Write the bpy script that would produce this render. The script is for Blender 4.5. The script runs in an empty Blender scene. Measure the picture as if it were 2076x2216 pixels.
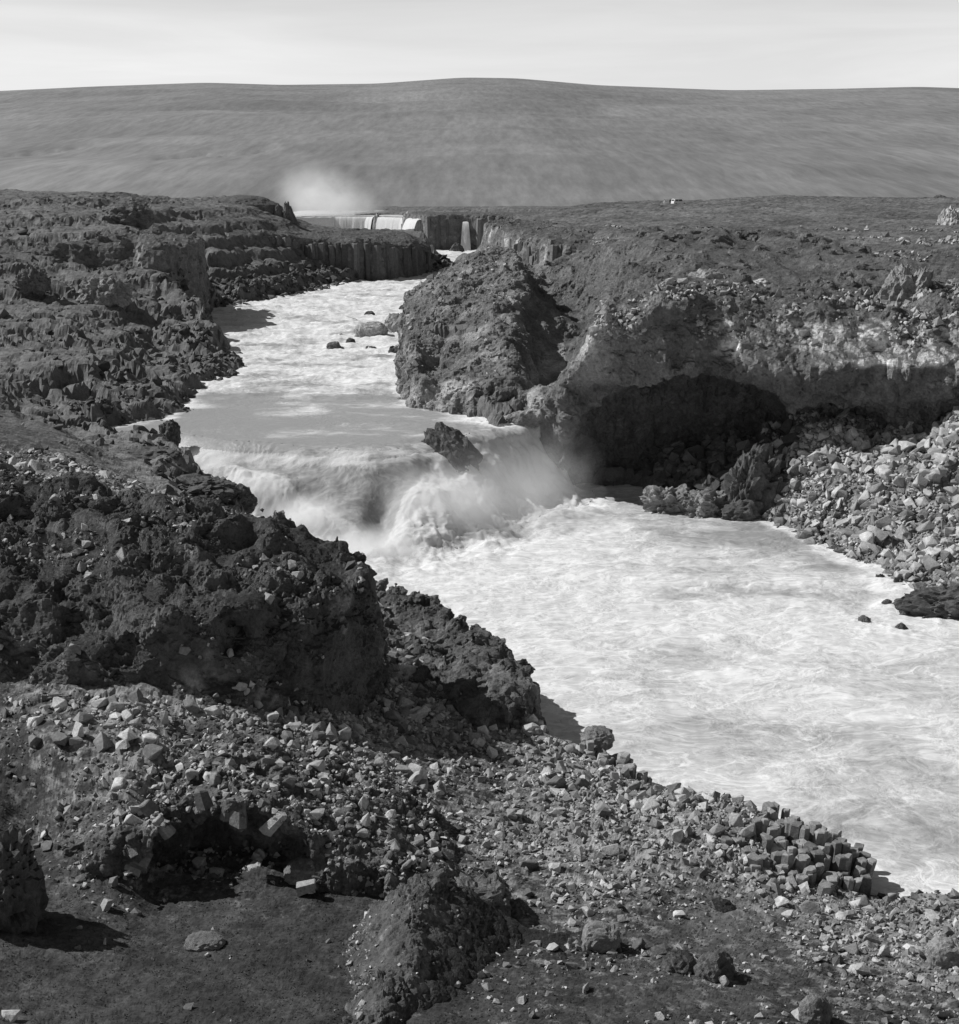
import bpy, bmesh, math, random
import numpy as np

# ------------------------------------------------------------------ camera, light, exposure
SC = bpy.context.scene
COL = SC.collection
FPX, CAM_Z, IMG_W, IMG_H = 3110.0, 36.0, 2076.0, 2216.0
PITCH = math.atan(708.0 / FPX)
cam_data = bpy.data.cameras.new('camera')
cam = bpy.data.objects.new('camera', cam_data)
COL.objects.link(cam)
cam.location = (0, 0, CAM_Z)
cam.rotation_euler = (math.pi / 2 - PITCH, 0, 0)
cam_data.sensor_fit = 'HORIZONTAL'
cam_data.sensor_width = 36.0
cam_data.lens = 36.0 * FPX / IMG_W
cam_data.clip_start = 0.5
cam_data.clip_end = 20000
SC.camera = cam

SUN_EL = math.radians(45)
SUN_DIR = np.array([-math.cos(math.radians(13)), math.sin(math.radians(13)), 0.0]) * math.cos(SUN_EL)   # towards the sun
SUN_DIR[2] = math.sin(SUN_EL)
sun_data = bpy.data.lights.new('sun', 'SUN')
sun = bpy.data.objects.new('sun', sun_data)
COL.objects.link(sun)
sun_data.energy = 5.0
sun_data.angle = math.radians(0.5)
sun_data.color = (1.0, 1.0, 1.0)           # the photograph is black and white
from mathutils import Vector, Matrix
sun.rotation_euler = Vector(SUN_DIR.tolist()).to_track_quat('Z', 'Y').to_euler()

SKY_STRENGTH, VEIL_TAU, VEIL_L = 0.05, 0.16, 12.3
world = bpy.data.worlds.new('World')
SC.world = world
world.use_nodes = True
wn = world.node_tree
for n in list(wn.nodes):
    wn.nodes.remove(n)
def wnode(t, **k):
    n = wn.nodes.new(t)
    for a, b in k.items():
        setattr(n, a, b)
    return n
sky = wnode('ShaderNodeTexSky')
sky.sky_type = 'NISHITA'
sky.sun_disc = False
sky.sun_elevation = SUN_EL
sky.sun_rotation = math.atan2(SUN_DIR[0], SUN_DIR[1])
sky.air_density = 1.0
sky.dust_density = 1.5
sky.ozone_density = 1.0
sep = wnode('ShaderNodeSeparateColor')
wn.links.new(sky.outputs[0], sep.inputs[0])
# black and white film behind a yellow filter: mostly the red and green of the sky
mr = wnode('ShaderNodeMath', operation='MULTIPLY'); mr.inputs[1].default_value = 0.60
mg = wnode('ShaderNodeMath', operation='MULTIPLY'); mg.inputs[1].default_value = 0.40
ad = wnode('ShaderNodeMath', operation='ADD')
wn.links.new(sep.outputs[0], mr.inputs[0]); wn.links.new(sep.outputs[1], mg.inputs[0])
wn.links.new(mr.outputs[0], ad.inputs[0]); wn.links.new(mg.outputs[0], ad.inputs[1])
# thin streaky cirrus over the whole sky
tc = wnode('ShaderNodeTexCoord')
mp = wnode('ShaderNodeMapping'); mp.inputs['Scale'].default_value = (1.2, 1.2, 14.0)
wn.links.new(tc.outputs['Generated'], mp.inputs[0])
cl = wnode('ShaderNodeTexNoise'); cl.inputs['Scale'].default_value = 2.4; cl.inputs['Detail'].default_value = 7; cl.inputs['Roughness'].default_value = 0.55
cl.inputs['Distortion'].default_value = 0.4
wn.links.new(mp.outputs[0], cl.inputs[0])
cr = wnode('ShaderNodeMapRange'); cr.inputs[1].default_value = 0.36; cr.inputs[2].default_value = 0.72; cr.inputs[3].default_value = 0.0; cr.inputs[4].default_value = 1.0
wn.links.new(cl.outputs[0], cr.inputs[0])
cm = wnode('ShaderNodeMath', operation='MULTIPLY_ADD'); cm.inputs[1].default_value = 0.16; cm.inputs[2].default_value = 0.93
wn.links.new(cr.outputs[0], cm.inputs[0])
mm = wnode('ShaderNodeMath', operation='MULTIPLY')
wn.links.new(ad.outputs[0], mm.inputs[0]); wn.links.new(cm.outputs[0], mm.inputs[1])
sx = wnode('ShaderNodeSeparateXYZ'); wn.links.new(tc.outputs['Generated'], sx.inputs[0])
el = wnode('ShaderNodeMath', operation='MAXIMUM'); el.inputs[1].default_value = 0.02; wn.links.new(sx.outputs[2], el.inputs[0])
d0 = wnode('ShaderNodeMath', operation='DIVIDE'); d0.inputs[0].default_value = VEIL_TAU; wn.links.new(el.outputs[0], d0.inputs[1])
d1 = wnode('ShaderNodeMath', operation='POWER'); d1.inputs[1].default_value = 2.0; wn.links.new(d0.outputs[0], d1.inputs[0])
dv = wnode('ShaderNodeMath', operation='MULTIPLY'); dv.inputs[1].default_value = -1.0; wn.links.new(d1.outputs[0], dv.inputs[0])
ex = wnode('ShaderNodeMath', operation='EXPONENT'); wn.links.new(dv.outputs[0], ex.inputs[0])
om = wnode('ShaderNodeMath', operation='SUBTRACT'); om.inputs[0].default_value = 1.0; wn.links.new(ex.outputs[0], om.inputs[1])
vl = wnode('ShaderNodeMath', operation='MULTIPLY'); wn.links.new(om.outputs[0], vl.inputs[0]); wn.links.new(cm.outputs[0], vl.inputs[1])
va_ = wnode('ShaderNodeMath', operation='MULTIPLY_ADD'); va_.inputs[1].default_value = VEIL_L; wn.links.new(vl.outputs[0], va_.inputs[0]); wn.links.new(mm.outputs[0], va_.inputs[2])
bg = wnode('ShaderNodeBackground'); bg.inputs[1].default_value = SKY_STRENGTH
wn.links.new(va_.outputs[0], bg.inputs[0])
wo = wnode('ShaderNodeOutputWorld')
wn.links.new(bg.outputs[0], wo.inputs[0])

SC.view_settings.view_transform = 'Standard'
SC.view_settings.look = 'None'
SC.view_settings.gamma = 1.0
SC.view_settings.use_curve_mapping = False
SC.view_settings.exposure = 0.0
SC.render.engine = 'CYCLES'
SC.cycles.max_bounces = 22
SC.cycles.diffuse_bounces = 2
SC.cycles.glossy_bounces = 2
SC.cycles.volume_bounces = 20
SC.cycles.transparent_max_bounces = 8
SC.cycles.volume_step_rate = 1.0

# ------------------------------------------------------------------ picture point -> world point
QS = 2076 / 1862.0
CT, ST = math.cos(PITCH), math.sin(PITCH)
def ray(px, py):
    u = (px * QS - IMG_W / 2) / FPX; v = (IMG_H / 2 - py * QS) / FPX
    return np.array([u, CT + ST * v, -ST + CT * v])
def az(px, py, z):
    r = ray(px, py); return np.array([0, 0, CAM_Z]) + r * ((z - CAM_Z) / r[2])
def ay(px, py, Y):
    r = ray(px, py); return np.array([0, 0, CAM_Z]) + r * (Y / r[1])
def river_z(Y):
    return 8.0 + 3.0 * np.clip((np.asarray(Y, float) - 150) / 380, 0, 1)
def ar(px, py, dz=0.0):
    z = 9.0
    for _ in range(15):
        p = az(px, py, z); z = float(river_z(p[1])) + dz
    return p

# ------------------------------------------------------------------ noise
_rng = np.random.default_rng(11)
_P = _rng.permutation(256).astype(np.int32)
_P = np.concatenate([_P, _P, _P])
_G3 = _rng.normal(size=(256, 3)); _G3 /= np.linalg.norm(_G3, axis=1)[:, None]
_G3 = _G3.astype(np.float32)
_R4 = _rng.random((256, 4)).astype(np.float32)
def _pn(x, y, z):
    xi = np.floor(x); yi = np.floor(y); zi = np.floor(z)
    fx = x - xi; fy = y - yi; fz = z - zi
    X = xi.astype(np.int32) & 255; Y = yi.astype(np.int32) & 255; Z = zi.astype(np.int32) & 255
    u = fx * fx * fx * (fx * (fx * 6 - 15) + 10); v = fy * fy * fy * (fy * (fy * 6 - 15) + 10); w = fz * fz * fz * (fz * (fz * 6 - 15) + 10)
    A = _P[X]; B = _P[X + 1]
    AA = _P[A + Y]; AB = _P[A + Y + 1]; BA = _P[B + Y]; BB = _P[B + Y + 1]
    def g(h, a, b, c):
        q = _G3[h]
        return q[:, 0] * a + q[:, 1] * b + q[:, 2] * c
    n0 = g(_P[AA + Z], fx, fy, fz); n1 = g(_P[BA + Z], fx - 1, fy, fz)
    n2 = g(_P[AB + Z], fx, fy - 1, fz); n3 = g(_P[BB + Z], fx - 1, fy - 1, fz)
    a = n0 + u * (n1 - n0); b = n2 + u * (n3 - n2); lo = a + v * (b - a)
    n0 = g(_P[AA + Z + 1], fx, fy, fz - 1); n1 = g(_P[BA + Z + 1], fx - 1, fy, fz - 1)
    n2 = g(_P[AB + Z + 1], fx, fy - 1, fz - 1); n3 = g(_P[BB + Z + 1], fx - 1, fy - 1, fz - 1)
    a = n0 + u * (n1 - n0); b = n2 + u * (n3 - n2); hi = a + v * (b - a)
    return (lo + w * (hi - lo)) * 1.7
def noise(p, s=1.0, off=0.0):
    """gradient noise of points p (n,3), feature size s (scalar or 3-tuple), about -1..1"""
    p = np.asarray(p, np.float32)
    sx, sy, sz = (s, s, s) if np.isscalar(s) else s
    out = np.empty(len(p), np.float32)
    for i in range(0, len(p), 65536):
        q = p[i:i + 65536]
        out[i:i + 65536] = _pn(q[:, 0] / sx + off + 100.3, q[:, 1] / sy + off * 1.7 + 50.7, q[:, 2] / sz + off * 0.6 + 70.1)
    return out
def fbm(p, s, octaves=4, gain=0.5, off=0.0, kind='n'):
    t = 0.0; a = 1.0; tot = 0.0
    s = np.array([s, s, s], float) if np.isscalar(s) else np.array(s, float)
    for o in range(octaves):
        n = noise(p, tuple(s), off + o * 7.31)
        if kind == 'r': n = 1 - 2 * np.abs(n) ** 0.8          # sharp crests
        elif kind == 'b': n = 2 * np.abs(n) ** 0.8 - 1        # sharp creases
        t = t + a * n; tot += a; a *= gain; s = s / 2.03
    return t / tot
def worley(p, s, off=0, dim=3, jitter=1.0):
    """F1, F2 and a random value per cell"""
    p = np.asarray(p, np.float32) / np.asarray(s, np.float32)
    F1 = np.full(len(p), 9, np.float32); F2 = F1.copy(); ID = np.zeros(len(p), np.float32)
    c = np.floor(p); ci = c.astype(np.int32); f = p - c
    for dx in (-1, 0, 1):
        for dy in (-1, 0, 1):
            for dz in ((-1, 0, 1) if dim == 3 else (0,)):
                h = _P[_P[_P[(ci[:, 0] + dx + off) & 255] + ((ci[:, 1] + dy) & 255)] + (((ci[:, 2] + dz) & 255) if dim == 3 else 0)]
                r = _R4[h]
                d = (dx + 0.5 + jitter * (r[:, 0] - .5) - f[:, 0]) ** 2 + (dy + 0.5 + jitter * (r[:, 1] - .5) - f[:, 1]) ** 2
                if dim == 3: d = d + (dz + 0.5 + jitter * (r[:, 2] - .5) - f[:, 2]) ** 2
                near = d < F1
                F2 = np.where(near, F1, np.minimum(F2, d)); ID = np.where(near, r[:, 3], ID); F1 = np.where(near, d, F1)
    return np.sqrt(F1), np.sqrt(F2), ID
def sstep(a, b, x):
    t = np.clip((np.asarray(x) - a) / (b - a), 0, 1); return t * t * (3 - 2 * t)
def smax(a, b, k):
    h = np.clip(0.5 + 0.5 * (a - b) / k, 0, 1); return b + (a - b) * h + k * h * (1 - h)
def smin(a, b, k): return -smax(-a, -b, k)

# ------------------------------------------------------------------ plan geometry
def seg_dist(X, Y, pts, closed=True):
    pts = np.asarray(pts, float); n = len(pts); best = np.full(X.shape, 1e9)
    for i in range(n if closed else n - 1):
        a = pts[i]; b = pts[(i + 1) % n]; d = b - a
        t = np.clip(((X - a[0]) * d[0] + (Y - a[1]) * d[1]) / (d @ d + 1e-9), 0, 1)
        best = np.minimum(best, (X - a[0] - t * d[0]) ** 2 + (Y - a[1] - t * d[1]) ** 2)
    return np.sqrt(best)
def poly_sd(X, Y, pts):
    """signed distance to a plan polygon, negative inside"""
    pts = np.asarray(pts, float); n = len(pts)
    ins = np.zeros(X.shape, bool)
    for i in range(n):
        a = pts[i]; b = pts[(i + 1) % n]
        c = (a[1] > Y) != (b[1] > Y)
        ins ^= c & (X < (b[0] - a[0]) * (Y - a[1]) / (b[1] - a[1] + 1e-12) + a[0])
    d = seg_dist(X, Y, pts)
    return np.where(ins, -d, d)
class Surf:
    """height (and other values) spread from control points over the plan, in polar co-ordinates so detail follows distance"""
    def __init__(self, pts, vals, polar=True, smooth=0.0):
        self.polar = polar
        P = self._c(np.asarray(pts, float)[:, 0], np.asarray(pts, float)[:, 1])
        V = np.asarray(vals, float)
        if V.ndim == 1: V = V[:, None]
        D = np.linalg.norm(P[:, None] - P[None], axis=2)
        n = len(P)
        A = np.zeros((n + 1, n + 1)); A[:n, :n] = D + np.eye(n) * 1e-6 - np.eye(n) * smooth; A[:n, n] = 1; A[n, :n] = 1
        self.w = np.linalg.solve(A, np.vstack([V, np.zeros((1, V.shape[1]))])).astype(np.float32)
        self.P = P.astype(np.float32)
    def _c(self, x, y):
        if not self.polar: return np.stack([x, y], 1)
        yy = np.maximum(y, 5.0)
        return np.stack([x / yy * 2.2, np.log(yy)], 1)
    def __call__(self, x, y):
        sh = np.shape(x)
        Q = self._c(np.ravel(x).astype(np.float32), np.ravel(y).astype(np.float32)).astype(np.float32)
        out = np.empty((len(Q), self.w.shape[1]), np.float32)
        for i in range(0, len(Q), 20000):
            q = Q[i:i + 20000]
            D = np.sqrt((q[:, None, 0] - self.P[None, :, 0]) ** 2 + (q[:, None, 1] - self.P[None, :, 1]) ** 2)
            out[i:i + 20000] = D @ self.w[:-1] + self.w[-1]
        return out[:, 0].reshape(sh) if out.shape[1] == 1 else out.reshape(sh + (-1,))

# ------------------------------------------------------------------ mesh helpers
def mesh_np(name, verts, faces, attrs=None, smooth=False):
    """faces: (m,3) or (m,4) int array"""
    me = bpy.data.meshes.new(name)
    verts = np.ascontiguousarray(verts, np.float32); faces = np.ascontiguousarray(faces, np.int32)
    k = faces.shape[1]
    me.vertices.add(len(verts)); me.vertices.foreach_set('co', verts.ravel())
    me.loops.add(faces.size); me.loops.foreach_set('vertex_index', faces.ravel())
    me.polygons.add(len(faces))
    me.polygons.foreach_set('loop_start', np.arange(0, faces.size, k, dtype=np.int32))
    me.update(calc_edges=True)
    me.polygons.foreach_set('use_smooth', np.full(len(faces), smooth, bool))
    for a, v in (attrs or {}).items():
        at = me.attributes.new(a, 'FLOAT', 'POINT'); at.data.foreach_set('value', np.ascontiguousarray(v, np.float32))
    return me
def link(name, me, mat=None, parent=None, **props):
    o = bpy.data.objects.new(name, me); COL.objects.link(o)
    if mat is not None and me is not None:
        if len(me.materials) == 0: me.materials.append(mat)
    if parent is not None: o.parent = parent
    for k, v in props.items(): o[k] = v
    return o
def thing(o, label, cat, group=None):
    o['label'] = label; o['category'] = cat
    if group: o['group'] = group
    return o
def empty(name, loc=(0, 0, 0), rz=0.0):
    o = bpy.data.objects.new(name, None); COL.objects.link(o); o.location = loc; o.rotation_euler = (0, 0, rz)
    o.empty_display_size = 0.5
    return o
def grid_faces(nr, nc):
    i = np.arange(nr * nc).reshape(nr, nc)
    return np.stack([i[:-1, :-1], i[:-1, 1:], i[1:, 1:], i[1:, :-1]], -1).reshape(-1, 4)
def compact(verts, faces, attrs):
    used = np.zeros(len(verts), bool); used[faces.ravel()] = True
    idx = np.cumsum(used) - 1
    return verts[used], idx[faces], {k: v[used] for k, v in attrs.items()}
def subdivide(V, Fq):
    """split every quad in four"""
    n = len(V)
    e = np.stack([Fq, np.roll(Fq, -1, 1)], -1)
    es = np.sort(e, -1).reshape(-1, 2).astype(np.int64)
    key = es[:, 0] * (n + 1) + es[:, 1]
    uq, first, inv = np.unique(key, return_index=True, return_inverse=True)
    mid = (V[es[first, 0]] + V[es[first, 1]]) / 2
    cen = V[Fq].mean(1)
    em = inv.reshape(-1, 4) + n
    ce = np.arange(len(Fq)) + n + len(mid)
    out = np.stack([np.stack([Fq[:, i], em[:, i], ce, em[:, i - 1]], -1) for i in range(4)], 1).reshape(-1, 4)
    return np.vstack([V, mid, cen]), out
def normals(V, Fq):
    fn = np.cross(V[Fq[:, 2]] - V[Fq[:, 0]], V[Fq[:, 3]] - V[Fq[:, 1]])
    N = np.zeros_like(V)
    for a in range(3):
        for k in range(4):
            N[:, a] += np.bincount(Fq[:, k], fn[:, a], len(V))
    return N / (np.linalg.norm(N, axis=1)[:, None] + 1e-9)
def surface_nets(f, org, h):
    """quads of the zero surface of f (negative = solid)"""
    s = f < 0
    nx, ny, nz = f.shape
    cs = [s[i:nx - 1 + i, j:ny - 1 + j, k:nz - 1 + k] for i in (0, 1) for j in (0, 1) for k in (0, 1)]
    cnt = np.zeros(cs[0].shape, np.int8)
    for c in cs: cnt += c
    act = (cnt > 0) & (cnt < 8)
    I, J, K = np.nonzero(act)
    num = np.full(act.shape, -1, np.int32); num[I, J, K] = np.arange(len(I))
    S = np.zeros((len(I), 3)); C = np.zeros(len(I))
    corner = [(i, j, k) for i in (0, 1) for j in (0, 1) for k in (0, 1)]
    val = [f[I + i, J + j, K + k] for i, j, k in corner]
    for a in range(8):
        for b in range(a + 1, 8):
            d = np.subtract(corner[b], corner[a])
            if np.abs(d).sum() != 1: continue
            cr = (val[a] < 0) != (val[b] < 0)
            t = np.where(cr, val[a] / (val[a] - val[b] + 1e-12), 0)
            for q in range(3): S[:, q] += np.where(cr, corner[a][q] + t * d[q], 0)
            C += cr
    V = (S / C[:, None] + np.stack([I, J, K], 1)) * h + np.asarray(org)
    faces = []
    for ax in range(3):
        sl0 = [slice(None)] * 3; sl1 = [slice(None)] * 3
        sl0[ax] = slice(0, -1); sl1[ax] = slice(1, None)
        a = s[tuple(sl0)]; b = s[tuple(sl1)]
        o1, o2 = (ax + 1) % 3, (ax + 2) % 3
        ch = np.stack(np.nonzero(a != b), 1)
        lim = [nx - 1, ny - 1, nz - 1]
        ok = (ch[:, o1] > 0) & (ch[:, o1] < lim[o1]) & (ch[:, o2] > 0) & (ch[:, o2] < lim[o2])
        ch = ch[ok]
        def cell(d1, d2):
            c = ch.copy(); c[:, o1] -= d1; c[:, o2] -= d2
            return num[c[:, 0], c[:, 1], c[:, 2]]
        q = np.stack([cell(1, 1), cell(0, 1), cell(0, 0), cell(1, 0)], 1)
        flip = ~a[ch[:, 0], ch[:, 1], ch[:, 2]]
        q[flip] = q[flip][:, ::-1]
        faces.append(q)
    return V, np.vstack(faces)

# ------------------------------------------------------------------ materials (all grey: a black and white photograph)
def new_mat(name):
    m = bpy.data.materials.new(name); m.use_nodes = True
    nt = m.node_tree
    for n in list(nt.nodes): nt.nodes.remove(n)
    out = nt.nodes.new('ShaderNodeOutputMaterial')
    bs = nt.nodes.new('ShaderNodeBsdfPrincipled')
    nt.links.new(bs.outputs[0], out.inputs[0])
    bs.inputs['Specular IOR Level'].default_value = 0.25
    bs.inputs['Roughness'].default_value = 0.9
    return m, nt, bs
class NT:
    def __init__(self, nt): self.nt = nt
    def n(self, t, **k):
        x = self.nt.nodes.new(t)
        for a, b in k.items(): setattr(x, a, b)
        return x
    def l(self, a, b): self.nt.links.new(a, b)
    def tex(self, scale, detail=6, rough=0.6, stretch=None, dist=0.0, coord=None):
        t = self.n('ShaderNodeTexNoise'); t.inputs['Scale'].default_value = scale; t.inputs['Detail'].default_value = detail
        t.inputs['Roughness'].default_value = rough; t.inputs['Distortion'].default_value = dist
        c = coord or self.obj()
        if stretch:
            m = self.n('ShaderNodeMapping'); m.inputs['Scale'].default_value = stretch; self.l(c, m.inputs[0]); c = m.outputs[0]
        self.l(c, t.inputs['Vector']); return t.outputs[0]
    def obj(self):
        if not hasattr(self, '_o'): self._o = self.n('ShaderNodeNewGeometry').outputs['Position']
        return self._o
    def rng(self, v, a, b, c=0.0, d=1.0):
        m = self.n('ShaderNodeMapRange'); m.inputs[1].default_value = a; m.inputs[2].default_value = b; m.inputs[3].default_value = c; m.inputs[4].default_value = d
        self.l(v, m.inputs[0]); return m.outputs[0]
    def math(self, op, a, b=None, c=None):
        m = self.n('ShaderNodeMath', operation=op)
        for i, v in enumerate((a, b, c)):
            if v is None: continue
            if isinstance(v, (int, float)): m.inputs[i].default_value = v
            else: self.l(v, m.inputs[i])
        return m.outputs[0]
    def mix(self, f, a, b):
        m = self.n('ShaderNodeMix'); m.data_type = 'FLOAT'
        for i, v in ((0, f), (2, a), (3, b)):
            if isinstance(v, (int, float)): m.inputs[i].default_value = v
            else: self.l(v, m.inputs[i])
        return m.outputs[0]
    def attr(self, name):
        a = self.n('ShaderNodeAttribute'); a.attribute_name = name; return a.outputs['Fac']
    def bump(self, bs, h, strength, dist):
        b = self.n('ShaderNodeBump'); b.inputs['Strength'].default_value = strength; b.inputs['Distance'].default_value = dist
        self.l(h, b.inputs['Height']); self.l(b.outputs[0], bs.inputs['Normal'])
def rock_mat(name, rock=0.12, pale=0.30, moss=0.045, moss_amt=1.0, scale=1.0, bump=0.25):
    """lava rock: mottled grey, moss and heath where it lies flat, lighter where attribute pale says so"""
    m, nt, bs = new_mat(name); T = NT(nt)
    a = T.tex(0.35 * scale, 8, 0.65); b = T.tex(2.6 * scale, 6, 0.7); c = T.tex(9 * scale, 4, 0.7)
    v = T.math('MULTIPLY', T.rng(a, 0.3, 0.7, 0.6, 1.4), T.rng(b, 0.3, 0.7, 0.65, 1.35))
    v = T.math('MULTIPLY', v, T.rng(c, 0.3, 0.7, 0.8, 1.2))
    col = T.mix(T.attr('pale'), rock, pale)
    # mineral streaks running down the pale rock
    st = T.tex(0.9 * scale, 5, 0.6, (1, 1, 0.12))
    col = T.math('MULTIPLY', col, T.mix(T.attr('pale'), 1.0, T.rng(st, 0.35, 0.65, 0.7, 1.15)))
    col = T.math('MULTIPLY', col, v)
    up = T.n('ShaderNodeSeparateXYZ'); g = T.n('ShaderNodeNewGeometry'); T.l(g.outputs['True Normal'], up.inputs[0])
    mo = T.rng(T.math('ADD', up.outputs[2], T.math('MULTIPLY', T.math('SUBTRACT', T.tex(1.1 * scale, 6, 0.7), 0.5), 1.3)), 0.45, 0.95)
    mo = T.math('MULTIPLY', mo, T.math('MULTIPLY', T.attr('moss'), moss_amt))
    mcol = T.math('MULTIPLY', T.rng(T.tex(5.0 * scale, 6, 0.75), 0.3, 0.7, 0.55, 1.6), moss)
    f = T.mix(mo, col, mcol)
    T.l(f, bs.inputs['Base Color'])
    T.bump(bs, T.math('ADD', b, T.math('MULTIPLY', c, 0.5)), 0.9, bump)
    return m
M_ROCK = rock_mat('lava_rock', 0.145, 0.78, 0.075)
M_NEAR = rock_mat('near_lava_rock', 0.095, 0.30, 0.02, 1.0, 2.0, 0.12)
M_FAR = rock_mat('far_lava_rock', 0.12, 0.26, 0.06, 1.0, 0.4, 0.6)
def stone_mat(name, val, spread=0.5):
    m, nt, bs = new_mat(name); T = NT(nt)
    oi = T.n('ShaderNodeObjectInfo'); 
    a = T.tex(1.6, 6, 0.7); b = T.tex(9, 4, 0.7)
    isl = T.n('ShaderNodeNewGeometry').outputs['Random Per Island']
    r = T.rng(T.math('FRACT', T.math('ADD', isl, oi.outputs['Random'])), 0, 1, 1 - spread, 1 + spread)
    v = T.math('MULTIPLY', T.math('MULTIPLY', r, T.rng(a, 0.3, 0.7, 0.7, 1.3)), T.rng(b, 0.3, 0.7, 0.75, 1.25))
    pz = T.n('ShaderNodeSeparateXYZ'); T.l(T.obj(), pz.inputs[0])
    wet = T.rng(T.math('ADD', pz.outputs[2], T.math('MULTIPLY', a, 1.2)), 0.7, 1.7, 1.0, 0.0)      # splashed dark by the pool
    T.l(T.math('MULTIPLY', T.math('MULTIPLY', v, val), T.mix(wet, 1.0, 0.4)), bs.inputs['Base Color'])
    T.l(T.mix(wet, 0.9, 0.35), bs.inputs['Roughness'])
    T.bump(bs, T.math('ADD', a, T.math('MULTIPLY', b, 0.5)), 0.8, 0.08)
    return m
M_STONE = stone_mat('grey_stone', 0.28, .65)
M_SCREE = stone_mat('pale_scree_stone', 0.30, 0.55)
M_WET_SHADE_STONE = stone_mat('wet_or_shade_dark_stone', 0.085)  # wet shore stones; also cave boulders, darkened to stand for shade
M_COLUMN = stone_mat('basalt', 0.2, 0.4)
M_ROCKCOL = stone_mat('weathered_basalt', 0.13, 0.35)
def ground_mat():
    m, nt, bs = new_mat('heath_and_rock'); T = NT(nt)
    rk = T.attr('rock')
    a = T.tex(0.05, 8, 0.65); b = T.tex(0.6, 8, 0.7); c = T.tex(4.5, 6, 0.75)
    rock = T.math('MULTIPLY', T.math('MULTIPLY', T.rng(b, 0.3, 0.7, 0.6, 1.45), T.rng(c, 0.3, 0.7, 0.6, 1.4)), T.mix(T.attr('heath'), 0.21, 0.115))
    grass = T.math('MULTIPLY', T.math('MULTIPLY', T.rng(a, 0.35, 0.65, 0.7, 1.5), T.rng(c, 0.3, 0.7, 0.4, 1.8)), T.mix(T.attr('heath'), 0.03, 0.07))
    grass = T.math('MULTIPLY', grass, T.rng(b, 0.35, 0.65, 0.5, 1.7))
    g = T.n('ShaderNodeNewGeometry'); up = T.n('ShaderNodeSeparateXYZ'); T.l(g.outputs['True Normal'], up.inputs[0])
    steep = T.rng(up.outputs[2], 0.5, 0.85, 0.6, 0.0)
    f = T.math('ADD', T.math('ADD', rk, steep), T.math('MULTIPLY', T.math('SUBTRACT', T.tex(1.3, 7, 0.7), 0.5), 2.2))
    v = T.mix(T.rng(f, 0.35, 0.75), grass, rock)
    v = T.mix(T.attr('sand'), v, T.math('MULTIPLY', T.rng(c, 0.3, 0.7, 0.7, 1.3), 0.16))
    T.l(v, bs.inputs['Base Color'])
    T.bump(bs, T.math('ADD', b, T.math('MULTIPLY', c, 0.35)), 0.7, 0.15)
    return m
M_GROUND = ground_mat()
def hill_mat():
    m, nt, bs = new_mat('hill_heath'); T = NT(nt)
    a = T.tex(0.0022, 9, 0.62, (1, 1, 4), 0.4); b = T.tex(0.014, 9, 0.7, (1, .07, 1), 0.15); c = T.tex(0.10, 6, 0.7, (1, .05, 1))
    v = T.math('MULTIPLY', T.math('MULTIPLY', T.rng(a, 0.35, 0.65, 0.84, 1.22), T.rng(b, 0.3, 0.7, 0.86, 1.14)), T.rng(c, 0.3, 0.7, 0.75, 1.25))
    T.l(T.math('MULTIPLY', v, 0.165), bs.inputs['Base Color'])
    return m
M_HILL = hill_mat()
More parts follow.
